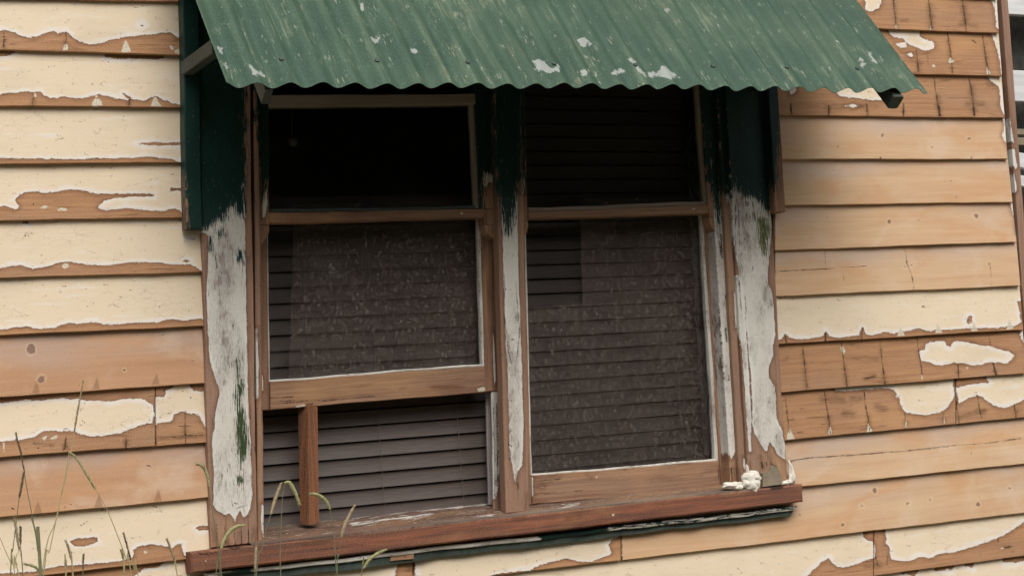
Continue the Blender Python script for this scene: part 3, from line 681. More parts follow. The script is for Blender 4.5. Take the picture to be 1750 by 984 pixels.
board(r10, r11, XM, 705.5); board(((143, 985), (1750, 806)), r11, 708, 1061.3); board(((1063, 883), (1375, 836)), r11, 1063, (CRN[11][0]-1, CRN[12][0]+1), 'new', tone=tonegrad(RR[10], r11, .45))
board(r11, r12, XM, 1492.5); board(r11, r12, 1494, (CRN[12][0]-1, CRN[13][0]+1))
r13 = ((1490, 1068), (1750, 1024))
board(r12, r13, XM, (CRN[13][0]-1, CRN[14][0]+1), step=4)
# boards above and below the frame, same exposure, seen only from other positions
zt = U(150, yat(LL[0], 150), -.03)[2]+.134; zb = U(1490, 1068, -.03)[2]
def far_board(z0, z1, xa, xb, mat):
    hexa('weatherboard', [(xa, -.014, z1+.015), (xb, -.014, z1+.015), (xb, -.030, z0), (xa, -.030, z0), (xa, -.002, z1+.015), (xb, -.002, z1+.015), (xb, -.017, z0), (xa, -.017, z0)], mat, wall,
         {'paint': np.array([60]*8) if mat == 'old' else np.array([-60]*8)})
xl_ = U(-150, 300, 0)[0]
for k in range(8): far_board(zt+k*.134, zt+(k+1)*.134, xl_, XC, 'old')
k = 0
while zb-(k+1)*.134 > GZ-.1:
    far_board(zb-(k+1)*.134, zb-k*.134, xl_, XC, 'old' if k % 3 else 'new'); k += 1

# corner stop and return wall
cs = [(1700, -60), (1712, -60), (1765, 560), (1752, 560)]
A = [U(1711, -60, -.02), U(1721, -60, -.02), U(1765, 560, -.02), U(1756, 560, -.02)]
panel('corner_stop', [(1707, -60), (1718, -60), (1764, 560), (1752, 560)], -.022, .03, 'trim', wall,
      dict(paint=[[(1714,150),(1719,150),(1724,190),(1730,225),(1733,245),(1726,240),(1718,200)], [(1728,255),(1734,255),(1739,285),(1735,290),(1729,275)], [(1712,100),(1716,110),(1716,135),(1713,130)], [(1728,280),(1732,290),(1738,325),(1735,330)]]), 'v', 1.6, .001, .0004)
xr_ = U(1764, 560, -.02)[0]
panel('corner_stop', [(1752, 561.5), (1764, 561.5), (1806, 1040), (1795, 1040)], -.022, .03, 'trim', wall, {}, 'v', 4)
zc0, zc1 = GZ, 2.4
z = zb; kk = 0
zz = GZ+.02
while zz < 2.3:
    hexa('weatherboard', [(XC+.006, .03, zz+.15), (XC+.006, 2.6, zz+.15), (XC+.022, 2.6, zz), (XC+.022, .03, zz), (XC-.004, .03, zz+.15), (XC-.004, 2.6, zz+.15), (XC+.009, 2.6, zz), (XC+.009, .03, zz)], 'old', wall, {'paint': np.array([60]*8)})
    zz += .134

# ------------------------------------------------------------------ the double window
zs = U(700, 900, -.05)[2]
win = thing('sash_window', (U(850, 880, 0)[0], 0, zs-.1), 'double timber sash window, its left lower sash propped open, with peeling white and green paint', 'window')
TR_P = dict(
 paint=[[(338,398),(346,397),(350,400),(353,420),(354,450),(353,500),(355,560),(357,600),(359,618),(366,640),(370,655),(374,660),(376,672),(371,690),(368,705),(366,735),(362,745),(362,760),(364,790),(366,810),(364,830),(365,845),(364,862),(370,872),(378,876),(385,880),(392,876),(398,884),(402,895),(404,882),(410,872),(416,884),(422,880),(428,870),(431,850),(430,800),(428,750),(425,700),(423,650),(422,550),(420,450),(419,380),(418,300),(330,300)],
        [(1246,300),(1330,300),(1320,372),(1318,400),(1316,430),(1312,470),(1313,485),(1319,497),(1323,530),(1325,570),(1321,595),(1322,605),(1316,620),(1313,632),(1315,645),(1324,660),(1326,690),(1328,715),(1337,735),(1341,760),(1342,785),(1336,782),(1328,775),(1325,768),(1321,763),(1316,755),(1310,772),(1303,765),(1296,752),(1289,740),(1286,725),(1286,700),(1285,680),(1283,640),(1279,600),(1277,570),(1273,540),(1271,500),(1264,480),(1258,440),(1254,400),(1250,340)],
        [(1254,470),(1268,470),(1275,560),(1280,640),(1284,700),(1284,772),(1280,772),(1275,700),(1268,600),(1260,540)],
        [(853,250),(857,370),(859,400),(860,450),(862,520),(865,600),(868,650),(870,720),(871,780),(876,800),(878,815),(881,825),(885,805),(893,795),(894,760),(895,720),(893,670),(891,600),(888,520),(886,450),(885,400),(885,350),(884,250)]],
 paint_holes=[[(352,398),(356,404),(356,440),(354,480),(349,480),(346,430),(346,398)]],
 green=[[(320,-90),(422,-90),(420,362),(413,372),(410,366),(406,368),(402,352),(398,350),(393,356),(390,372),(384,370),(378,378),(374,376),(370,378),(365,388),(358,390),(352,394),(330,397)],
        [(373,398),(376,391),(381,392),(381,402),(375,405)], [(404,436),(408,425),(418,430),(418,452),(412,449),(405,443)], [(358,405),(362,404),(363,428),(359,430)],
        [(405,617),(408,630),(415,660),(417,672),(412,680),(412,695),(418,700),(419,720),(422,735),(424,752),(422,775),(415,790),(411,805),(409,795),(409,780),(406,770),(404,740),(405,700),(403,680),(405,650)],
        [(405,814),(412,810),(416,822),(409,826)],
        [(1225,60),(1320,60),(1322,372),(1312,364),(1306,357),(1303,350),(1296,345),(1288,342),(1282,337),(1272,337),(1268,332),(1262,326),(1256,320),(1250,338),(1246,330)],
        [(1288,366),(1292,372),(1308,373),(1312,385),(1314,400),(1311,415),(1309,437),(1303,433),(1300,420),(1296,395),(1294,380)],
        [(838,60),(896,60),(892,300),(886,325),(881,345),(879,370),(875,390),(872,402),(865,400),(858,378),(855,350),(848,320)]],
 crack=[(.7,(862,470),(862,540),(866,575),(869,600),(874,622)), (.7,(882,485),(885,530),(888,570),(885,600),(882,622)), (1.1,(874,580),(877,580)), (1.2,(872,495)), (1.1,(864,495)), (1.4,(874,685)), (.8,(871,728),(873,740)), (.8,(868,758),(874,762)), (.8,(872,770),(872,784)), (1,(885,825),(886,835)),
        (.9,(1274,368),(1276,362),(1277,372)), (1.3,(1270,340)), (1.3,(1275,345),(1274,352)), (1,(1279,345),(1278,352)), (1,(1286,345),(1288,360)), (1,(1273,407),(1274,410)), (1,(1287,455),(1286,462)), (1.1,(1288,497)), (.8,(1257,350),(1257,400),(1258,440)), (.7,(1262,350),(1264,420)), (.7,(1272,500),(1276,540)), (.7,(1263,480),(1268,540)),
        (.8,(392,413)), (1.1,(398,556)), (1,(364,615)), (.8,(357,405),(359,430)), (.8,(364,415),(366,438)), (.8,(369,440),(371,458)), (.8,(378,462),(379,468)), (.6,(357,495),(357,505)), (1.4,(402,860)), (.7,(396,855),(398,864)), (.6,(380,810),(378,830)), (.5,(405,868),(415,866),(424,862)),
        (.7,(370,895),(372,932)), (.7,(385,900),(386,930)), (.6,(400,905),(402,930)), (.7,(412,895),(413,928)), (.7,(424,880),(425,926)), (1.2,(1326,795),(1332,820)), (1.6,(1302,790),(1303,800)), (1.2,(1318,792),(1325,797)), (1,(427,560)), (.8,(1310,790),(1312,808))],
 stain=[(3,(365,905),(372,932)), (4,(385,915),(390,930)), (3,(410,910),(412,928)), (4,(1315,780),(1320,800)), (3,(1300,780),(1304,800)), (5,(435,905),(436,925)), (4,(900,845),(898,868))],
)
mossf = lambda px, py: ((px > 1280) & (px < 1320) & (py > 362) & (py < 440)).astype(float)*1.0+((px > 400) & (px < 426) & (py > 610) & (py < 830))*.45
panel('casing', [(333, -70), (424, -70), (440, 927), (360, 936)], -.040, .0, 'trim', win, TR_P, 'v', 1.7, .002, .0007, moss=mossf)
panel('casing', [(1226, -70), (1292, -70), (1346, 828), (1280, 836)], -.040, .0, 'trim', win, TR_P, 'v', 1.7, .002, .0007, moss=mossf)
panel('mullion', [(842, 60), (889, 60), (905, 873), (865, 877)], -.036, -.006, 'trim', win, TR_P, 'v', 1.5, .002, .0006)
panel('head_casing', [(425, 40), (841, 40), (841, 112), (427, 112)], -.038, .0, 'dgreen', win, {}, 'h', 12)
panel('head_casing', [(890, 40), (1226, 40), (1232, 112), (891, 112)], -.038, .0, 'dgreen', win, {}, 'h', 12)
GP = lambda *polys: dict(green=list(polys))
# beads beside the casings
panel('bead', [(431.5, -30), (439, -30), (452, 928), (441.5, 928)], -.030, .02, 'trim', win, dict(green=[[(436,60),(460,60),(446,240),(441,240),(437,200)]], paint=[[(447,860),(451,862),(452,905),(449,915),(446,890)], [(439,560),(441,560),(442,680),(440,680)]]), 'v', 1.6, .003, .0006)
panel('bead', [(1214, -30), (1226, -30), (1279, 830), (1265, 832)], -.028, .02, 'trim', win, dict(green=[[(1200,-60),(1250,-60),(1252,300),(1246,330),(1241,335),(1236,330),(1230,300)]],
      paint=[[(1237,300),(1246,320),(1247,345),(1243,352),(1239,330)], [(1254,500),(1258,500),(1260,560),(1257,562)], [(1270,780),(1276,790),(1276,805),(1271,800)]], crack=[(1,(1257,800),(1258,825)), (.8,(1262,795),(1264,825))], stain=[(5,(1262,800),(1262,822))]), 'v', 1.6, .003, .0006)
# white stops
panel('stop', [(1200, 60), (1214, 60), (1265, 832), (1249, 834)], -.012, .11, 'trim', win, dict(paint=[[(1190,60),(1225,60),(1250,600),(1266,780),(1262,790),(1258,770),(1250,785),(1246,770),(1228,500)]], green=[[(1190,40),(1230,40),(1234,320),(1232,365),(1228,400),(1222,360),(1215,330)]],
      crack=[(1.6,(1240,504),(1242,520)), (1.8,(1240,562),(1242,584)), (1,(1245,640),(1246,650)), (1.5,(1232,400),(1234,440)), (1.1,(1229,412),(1232,436)), (1.3,(1250,800),(1252,828))], stain=[(5,(1255,800),(1256,826))]), 'v', 1.5, .002, .0008)
panel('stop', [(829, 60), (843, 60), (863, 873), (844, 872)], .030, .036, 'trim', win, dict(paint=[[(820,300),(858,300),(858,700),(860,790),(856,800),(852,812),(850,846),(846,852),(842,852),(838,600)]],
      crack=[(1.2,(849,690),(851,760),(850,830)), (.7,(843.5,690),(846,780),(846,850)), (1.2,(857,690),(858,740),(860,800)), (1,(853,770)), (1,(852,790))], stain=[(4,(856,850),(858,868)), (5,(856,800),(857,850))]), 'v', 1.5, .0012, .0010, wobfreq=2)
panel('stop', [(817, 60), (826, 60), (846, 862), (835.5, 862)], .066, .072, 'jamb', win, {}, 'v', 4, .0015, .0004)
# upper sashes
def sash_poly(pg): return pg
us = []
UPL = dict(green=[[(425,40),(475,40),(466,360),(462,362),(457,310),(453,330),(449,345),(444,330)], [(800,40),(850,40),(846,290),(838,300),(828,296),(826,370),(812,370),(804,300)]],
           paint=[[(448,345),(452,330),(456,318),(457,350),(453,372),(449,372)], [(824,292),(842,298),(844,312),(834,312),(830,322),(826,318)]])
sh = panel('upper_sash', [(437, 60), (458.5, 60), (460, 384), (441, 384)], -.012, .022, 'sash', win, UPL, 'v', 1.7, .0015, .0004)
SH0 = sh
panel('stile', [(827, 357.4), (848, 357), (849, 384), (827.6, 384)], -.012, .022, 'sash', sh, {}, 'v', 1.7, .0012, .0003)
panel('stile', [(808, 60), (838, 60), (848, 356.6), (819, 356.8)], -.012, .022, 'sash', sh, UPL, 'v', 1.7, .0015, .0004)
panel('rail', [(457, 163), (811.5, 160.5), (813, 178.5), (458.5, 184)], -.011, .022, 'greyputty', sh, {}, 'h', 2.5, .0015, .0005)
panel('rail', [(460.6, 363.5), (826.4, 357), (826.6, 371.5), (460.8, 381.5)], -.012, .022, 'sash', sh, dict(paint=[[(520,356),(560,356),(560,362.2),(520,362.8)], [(590,356),(625,356),(625,361),(590,361.5)]], putty=[[(786,363),(789,362),(792,366),(789,367)]]), 'h', 1.7, .0012, .0005)
prism('horn', [(441.2, 384.5), (460, 384.5), (460.5, 391), (459.5, 399), (455.5, 407), (450.5, 412.5), (446.5, 421), (444, 428), (442.2, 428)], -.012, .022, 'sash', sh)
prism('horn', [(828.4, 384.5), (848.9, 384.5), (849.6, 407), (846, 408), (840, 405), (834, 400), (830.5, 394), (828.6, 389)], -.012, .022, 'sash', sh)
UPR = dict(green=[[(885,40),(905,40),(900,285),(897,330),(890,330),(884,300)], [(1180,40),(1230,40),(1230,318),(1220,322),(1218,330),(1213,316),(1206,312)]],
           paint=[[(888,290),(896,290),(898,325),(893,335),(889,320)], [(1216,326),(1222,330),(1230,350),(1233,395),(1228,395),(1225,352)]])
sh = panel('upper_sash', [(1191, 60), (1212, 60), (1234.5, 369), (1211, 371)], -.012, .022, 'sash', win, UPR, 'v', 1.7, .0015, .0004)
SH1 = sh
panel('stile', [(882, 60), (893, 60), (902, 378), (886, 378)], -.012, .022, 'sash', sh, UPR, 'v', 1.7, .0015, .0004)
panel('rail', [(902.6, 362.5), (1210, 350.5), (1210.6, 365), (903, 373.5)], -.012, .022, 'sash', sh, dict(putty=[[(1182,360),(1184,356),(1190,357),(1187,358)]]), 'h', 1.7, .0012, .0005)
panel('rail', [(893, 98), (1193, 96), (1194, 116), (893.5, 120)], -.011, .022, 'dgreen', sh, {}, 'h', 8)
prism('horn', [(886, 378.5), (902, 378.5), (903, 385), (901, 396), (896, 404), (893, 412), (891, 424), (888.5, 424)], -.012, .022, 'sash', sh)
prism('horn', [(1211.5, 371.5), (1234.5, 369.5), (1236, 399), (1229, 399), (1222, 396), (1216, 388), (1213, 380)], -.012, .022, 'sash', sh)
# lower sashes
LP = dict(paint=[[(445,640),(449,640),(451,668),(447,666)], [(842,560),(846,600),(848,650),(845,660),(843,630)]])
lo = panel('lower_sash', [(461, 653.5), (829.2, 625), (831, 669.5), (462, 700)], .026, .062, 'sash', win, dict(paint=[[(836,640),(846,640),(846,652)], [(840,645),(860,645),(860,660)], [(458,652),(500,648),(490,651.5)]], crack=[(.7,(462,680),(500,678)), (.6,(462,690),(560,684),(640,677)), (.6,(470,686),(530,683)), (.8,(828,660),(832,668))], stain=[(2,(685,664),(692,663))], putty=[[(815,664),(828,660),(830,667),(818,669)], [(505,694),(520,690),(522,693),(507,696)]]), 'h', 1.7, .0015, .0008)
LS0 = lo
panel('stile', [(438, 384), (456.5, 384), (460.2, 700), (446, 701)], .026, .062, 'sash', lo, LP, 'v', 1.7, .0015, .0004)
panel('stile', [(822, 372), (846, 372), (852, 667), (830, 669)], .026, .062, 'sash', lo, LP, 'v', 1.7, .0015, .0004)
panel('putty', [(817, 374), (822.4, 374), (829.8, 625), (824, 625)], .030, .048, 'trim', lo, dict(paint=[[(816, 373), (823.4, 373), (830.8, 626.5), (823, 626.5)]]), 'v', 1.5, .002, .001, wobfreq=3)
panel('putty', [(461, 649), (829, 621), (829.4, 625.6), (461.4, 653.6)], .031, .048, 'trim', lo, dict(paint=[[(460, 648), (830, 620), (830.4, 627.1), (460.4, 655.1)]]), 'h', 1.5, .002, .001, wobfreq=3)
panel('putty', [(454.5, 384), (457.5, 384), (461.4, 652), (459, 652)], .031, .048, 'trim', lo, dict(paint=[[(453.5, 383), (458.5, 383), (462.4, 653.5), (458, 653.5)]]), 'v', 1.5, .001, .0006, wobfreq=3)
lo = panel('lower_sash', [(909, 813), (1229, 787.5), (1232.5, 831), (910, 862)], .026, .062, 'sash', win, dict(paint=[[(906,815),(911,815),(911,850),(907,850)], [(920,832),(930,831),(928,833.5)]], crack=[(1,(1227,800),(1231,828)), (.5,(915,822),(960,818)), (.5,(930,845),(1000,838))], stain=[(3,(1003,812),(1010,816)), (2,(925,825),(940,823))], putty=[[(1017,814),(1022,813),(1020,817)]]), 'h', 1.7, .0015, .0008, tone=.05)
LS1 = lo
panel('stile', [(1203, 366), (1224, 365), (1249, 831), (1232.8, 832)], .026, .062, 'sash', lo, dict(paint=[[(1226,380),(1230,450),(1232,540),(1238,640),(1234,640),(1226,500)], [(1238,790),(1246,790),(1246,808),(1240,805)]]), 'v', 1.7, .0015, .0004)
panel('stile', [(880, 374), (896, 374), (909, 862), (893, 862)], .026, .062, 'sash', lo, {}, 'v', 1.7, .0015, .0004)
panel('putty', [(1197.5, 366), (1203.4, 366), (1229, 787), (1223, 788)], .030, .048, 'trim', lo, dict(paint=[[(1196.5, 365), (1204.4, 365), (1230, 788.5), (1222, 789.5)]]), 'v', 1.5, .002, .001, wobfreq=3)
panel('putty', [(909, 809.5), (1228, 783.5), (1229, 788), (909, 813.5)], .031, .048, 'trim', lo, dict(paint=[[(908, 808.5), (1229, 782.5), (1230, 789.5), (908, 815.0)]]), 'h', 1.5, .002, .001, wobfreq=3)
panel('putty', [(895.5, 374), (898.5, 374), (909.4, 812), (906, 812)], .031, .048, 'trim', lo, dict(paint=[[(894.5, 373), (899.5, 373), (910.4, 813.5), (905, 813.5)]]), 'v', 1.5, .001, .0006, wobfreq=3)
panel('putty', [(803, 178), (811, 178), (820, 356.5), (810.5, 356.5)], -.006, .010, 'greyputty', SH0, {}, 'v', 3, .002, .001, wobfreq=3)
panel('putty', [(459, 358), (826, 351), (827, 357.6), (460.6, 364.2)], -.006, .010, 'dgreen', SH0, {}, 'h', 3, .002, .0008, wobfreq=3)
panel('putty', [(1184, 100), (1191.6, 100), (1211, 351), (1203, 351)], -.006, .010, 'greyputty', SH1, {}, 'v', 3, .002, .001, wobfreq=3)
panel('putty', [(902, 355), (1209, 344), (1210, 351), (902.6, 363)], -.006, .010, 'greyputty', SH1, {}, 'h', 3, .002, .001, wobfreq=3)

def pane(quad, y, parent):
    P4 = [U(a, b, y) for a, b in quad]
    n = 40
    s, t = np.meshgrid(np.linspace(0, 1, n+1), np.linspace(0, 1, n+1)); s = s[..., None]; t = t[..., None]
    G = ((1-t)*(1-s)*P4[0]+(1-t)*s*P4[1]+t*s*P4[2]+t*(1-s)*P4[3]).reshape(-1, 3)
    ph = rng.rand(4)*6
    G[:, 1] += .00025*np.sin(G[:, 0]*13+ph[0]+np.sin(G[:, 2]*9))+.0002*np.sin(G[:, 2]*17+ph[1])
    idx = np.arange((n+1)**2).reshape(n+1, n+1)
    F = np.stack([idx[:-1, :-1], idx[1:, :-1], idx[1:, 1:], idx[:-1, 1:]], -1).reshape(-1, 4).tolist()
    px, py = PR(G)
    ed = np.clip(sdf_poly(px, py, quad), 0, 60)
    o = finish('glass_pane', G, F, 'glass', parent, G[:, [0, 2]], {'edge': ed}, smooth=True)
    return o
pane([(452, 176), (815, 172), (828, 360), (456, 367)], .004, SH0)
pane([(893, 90), (1195, 90), (1213, 354), (900, 366)], .004, SH1)
pane([(452, 372), (822, 366), (832, 628), (458, 656)], .044, LS0)
pane([(892, 366), (1206, 360), (1231, 790), (905, 816)], .044, LS1)

# sill, apron
SILL = dict(crack=[(1.2,(340,946),(355,947),(372,944)), (1.,(380,941),(405,937),(420,933)), (2.2,(1318,836),(1336,833)), (-.1,(1080,868),(1200,853)), (-.1,(1240,850),(1372,838)), (-.2,(500,945),(700,922))],
            putty=[[(350,957),(353,956),(353,959),(350,959)], [(1046,878),(1050,877),(1049,881),(1046,881)], [(560,928),(562,927),(562,930)]], stain=[(5,(880,885),(895,884)), (6,(520,930),(560,925)), (5,(970,885),(990,880)), (4,(1325,834))])
panel('sill', [(326, 943), (1372, 826.5), (1373.5, 857), (328, 979)], -.068, .12, 'sill', win, SILL, 'h', 2.0, .004, .0006, backdz=.0)
# weathered top of the sill, falling outwards from under the sashes
zt_ = lambda x: U(x, yat(((326, 943), (1372, 826.5)), x), -.068)
def sill_top(x0, x1):
    n = int((x1-x0)/2.2); m = 16
    fr = [zt_(x0+(x1-x0)*i/n) for i in range(n+1)]
    V = []
    for j in range(m+1):
        t = j/m; y = -.066+t*.18
        for i, p in enumerate(fr):
            q = np.array([p[0]-.0*t, y, p[2]+.0022+.030*t+(.0018*math.sin(i*.21+j)*math.sin(j*.9+i*.13) if 0 < j < m else 0)])
            V.append(q)
    V = np.array(V); F = []
    for j in range(m):
        for i in range(n):
            k = j*(n+1)+i; F.append([k, k+1, k+n+2, k+n+1])
    b = len(V); Vb = V.copy(); Vb[:, 2] -= .012; V = np.concatenate([V, Vb])
    F += [[a+b for a in f[::-1]] for f in F]
    e = [i for i in range(n+1)]; F += [[e[i+1], e[i], e[i]+b, e[i+1]+b] for i in range(n)]
    px, py = PR(V)
    ptch = dict(paint=[[(600,893),(660,886),(740,877),(730,881),(650,891),(602,897)], [(810,884),(840,880),(842,883),(812,887)], [(940,868),(990,861),(988,864),(945,870)], [(470,888),(560,880),(700,868),(835,858),(836,861),(700,874),(560,887)]])
    at = layers_to_attrs(px, py, ptch); at['paint'] = np.maximum(at['paint'], -3.6); at['stain'] = np.full(len(V), 2.5); at['paint'][:2*(n+1)] = -60; at['paint'][b:] = -60
    return finish('sill_top', V, F, 'weathered', win, V[:, :2], at)
sill_top(430, 1300)
panel('apron_moulding', [(352, 979), (1363, 864.5), (1361, 871.5), (352, 986)], -.050, -.01, 'trim', win, dict(paint=[[(330,970),(928,900),(924,930),(330,1010)], [(1036,904),(1060,912),(1380,880),(1380,858),(1040,896)]], green=[[(925,850),(1042,850),(1038,960),(921,960)], [(330,1000),(420,965),(440,968),(420,990)], [(1030,885),(1380,845),(1380,866),(1030,902),(1200,890)]], crack=[(1.4,(1140,887),(1146,887)), (.8,(1250,875),(1256,877))]), 'h', 1.8, .0016, .0014, wobfreq=2)
panel('apron', [(345, 985), (1357, 870), (1350, 881), (345, 1003)], -.040, -.01, 'dgreen', win, {}, 'h', 3, .002, .002, wobfreq=2)
panel('timber_chip', [(669, 948.5), (707, 944.5), (707, 954), (667, 958)], -.045, -.035, 'old', win, dict(crack=[(1.3,(692,950))]), 'h', 1.6, .001, .0012, wobfreq=4)

# rotten foot of the right casing and foam
prism('rotten_patch', [(1303, 808), (1308, 806), (1312, 809), (1317, 804), (1319, 798), (1323, 795), (1325, 798), (1328, 794), (1331, 800), (1334, 806), (1337, 814), (1337, 828), (1304, 832)], -.050, -.03, 'rot', win, .002)
def foam(name, centres, label, cat, group=None):
    import bmesh
    bm = bmesh.new(); root = np.array(centres[0][:3])
    for (x, y, z, rx, ry, rz) in centres:
        bm2 = bmesh.ops.create_icosphere(bm, subdivisions=4, radius=1)
        ph = rng.rand(9)*6
        for v in bm2['verts']:
            c = v.co.copy()
            d = 1+.16*math.sin(c.x*3.1+ph[0]+2*c.z)+.13*math.sin(c.y*4.7+ph[1]+c.x*3)+.12*math.sin(c.z*5.3+ph[2]+c.y*2)+.05*math.sin(c.x*9+ph[3])*math.sin(c.z*10+ph[4])+.012*math.sin(c.y*23+c.x*19)
            v.co = Vector((x+c.x*rx*d, y+c.y*ry*d, z+c.z*rz*d))
    V = np.array([v.co[:] for v in bm.verts]); bm.verts.ensure_lookup_table(); bm.verts.index_update()
    F = [[v.index for v in f.verts] for f in bm.faces]
    bm.free()
    o = finish(name, V, F, 'foam', None, V[:, [0, 2]], smooth=True)
    return tag(o, label, cat, group)
def fc(px, py, y, wpx, hpx, ry): 
    p = U(px, py, y); return (p[0], p[1], p[2], wpx/700/2*1.22, ry*1.1, hpx/700/2*1.15)
foam('filler_foam', [fc(1246, 830, -.058, 26, 12, .012), fc(1260, 829, -.056, 22, 14, .012), fc(1253, 831, -.060, 20, 9, .010)], 'low flat blob of pale filler foam on the sill, left of the taller lump', 'filler foam')
foam('filler_foam', [fc(1282, 819, -.058, 27, 30, .014), fc(1277, 804, -.055, 5, 22, .005), fc(1290, 815, -.058, 20, 20, .012), fc(1289, 829, -.062, 18, 20, .010), fc(1278, 827, -.060, 20, 20, .011), fc(1284, 824, -.064, 14, 12, .008)], 'tall lumpy wad of white filler foam at the foot of the right casing', 'filler foam')
foam('filler_foam', [fc(1353, 812, -.046, 11, 30, .006), fc(1350, 797, -.046, 6, 20, .005), fc(1345, 824, -.052, 16, 8, .007)], 'thin white smear of filler foam between right casing and boards', 'filler foam')

# ------------------------------------------------------------------ stick propping the sash
pb = [U(510, 697, .052), U(526, 694, .022), U(543, 698, .028), U(530, 696, .060)]
pbt = [U(513, 893, .052), U(528, 897, .022), U(545.5, 893, .028), U(532, 893, .060)]
V = np.array(pb+pbt); V[:4, 2] = U(526, 690, .03)[2]+.002
F = [[0, 4, 5, 1], [1, 5, 6, 2], [2, 6, 7, 3], [3, 7, 4, 0], [0, 1, 2, 3], [7, 6, 5, 4]]
o = finish('prop_stick', V, F, 'prop', None, np.stack([V[:, 2], V[:, 0]+V[:, 1]], -1))
tag(o, 'orange-brown square wooden stick propping the left lower sash open', 'stick')

# ------------------------------------------------------------------ venetian blinds
def blind(x0, x1, ref, pitch_px, label, ytop, ybot):
    yb_ = .112
    a = U(ref[0], ref[1], yb_); b = U(ref[0], ref[1]+pitch_px, yb_); pitch = a[2]-b[2]
    zmin = U(ref[0], ybot, yb_)[2]; zmax = U(ref[0], ytop, yb_)[2]
    xa, xb = U(x0, ref[1], yb_)[0], U(x1, ref[1], yb_)[0]
    zlo = a[2]
    while zlo-pitch > zmin: zlo -= pitch
    root = thing('venetian_blind', ((xa+xb)/2, yb_, zlo), label, 'venetian blind', 'brown venetian blinds')
    n = 0; first = None; z = zlo
    while z < zmax:
        if first is None:
            prof = []
            for k in range(5):
                t = k/4; prof.append((yb_-.007+.009*t+.0022*math.sin(t*math.pi), t*pitch*.90+.0014))
            prof = [(p[0], p[1]) for p in prof]+[(p[0]+.0012, p[1]) for p in prof[::-1]]
            V = [(xa, p[0], z+p[1]) for p in prof]+[(xb, p[0], z+p[1]) for p in prof]
            m = len(prof)
            F = [[i, (i+1) % m, m+(i+1) % m, m+i] for i in range(m)]+[list(range(m))[::-1], list(range(m, 2*m))]
            first = finish('slat', V, F, 'slat', root, [(0, p[1]) for p in prof]+[(xb-xa, p[1]) for p in prof], smooth=False)
            c0 = np.array(first.location)
        else:
            o = first.copy(); sc.collection.objects.link(o); o.parent = root; o.location = c0+np.array([rng.randn()*.0006, rng.randn()*.0004, z-zlo]); o.rotation_euler = (rng.randn()*.008, rng.randn()*.0008, 0)
        z += pitch; n += 1
    box('head_rail', (xa-.005, yb_-.02, z), (xb+.005, yb_+.025, z+.03), 'slat', root)
    for fr in (.2, .47, .8) if x0 < 600 else (.25, .75):
        xx = xa+(xb-xa)*fr
        tube('ladder_cord', [(xx, yb_-.014, zlo), (xx, yb_-.014, z)], [.0007, .0007], 'cord', root, 5)
    return root
blind(441, 858, (545, 732.6), 27.4, 'brown venetian blind closed behind the left window, bare at the propped opening', 375, 905)
blind(880, 1245, (950, 725.0), 25.3, 'brown venetian blind closed behind the right window, seen only through glass', 90, 850)

# lace nets
def lace(poly, y, label):
    V = [U(a, b, y) for a, b in poly]; n = len(V)
    W_ = [v+np.array([0, .0008, 0]) for v in V]
    F = [list(range(n))[::-1], list(range(n, 2*n))]+[[i, (i+1) % n, n+(i+1) % n, n+i] for i in range(n)]
    V = np.array(V+W_)
    o = finish('net_curtain', V, F, 'lace', None, V[:, [0, 2]]); return tag(o, label, 'net curtain', 'patterned net curtains')
lace([(503, 350), (826, 340), (838, 640), (493, 655)], .068, 'thin patterned net hanging behind the lower left pane above the propped gap')
lace([(990, 340), (1212, 335), (1240, 790), (900, 815), (900, 526), (996, 519)], .068, 'thin patterned net behind the lower right pane, notched at its top left')

# knob on a cord
kp = U(500, 243, .05); tp = U(499, 188, .05)
kn = thing('pull_cord', kp, 'pale round pull knob hanging on a cord behind the dark upper left pane', 'pull cord')
tube('cord', [tp+np.array([0, 0, .05]), kp], [.0012, .0012], 'cord', kn, 5)
pts = [kp+np.array([0, 0, .0128-.0256*t]) for t in np.linspace(0, 1, 13)]
tube('knob', pts, [max(.0008, math.sqrt(max(0, .0128**2-(.0128-.0256*t)**2))) for t in np.linspace(0, 1, 13)], 'knob', kn, 14)

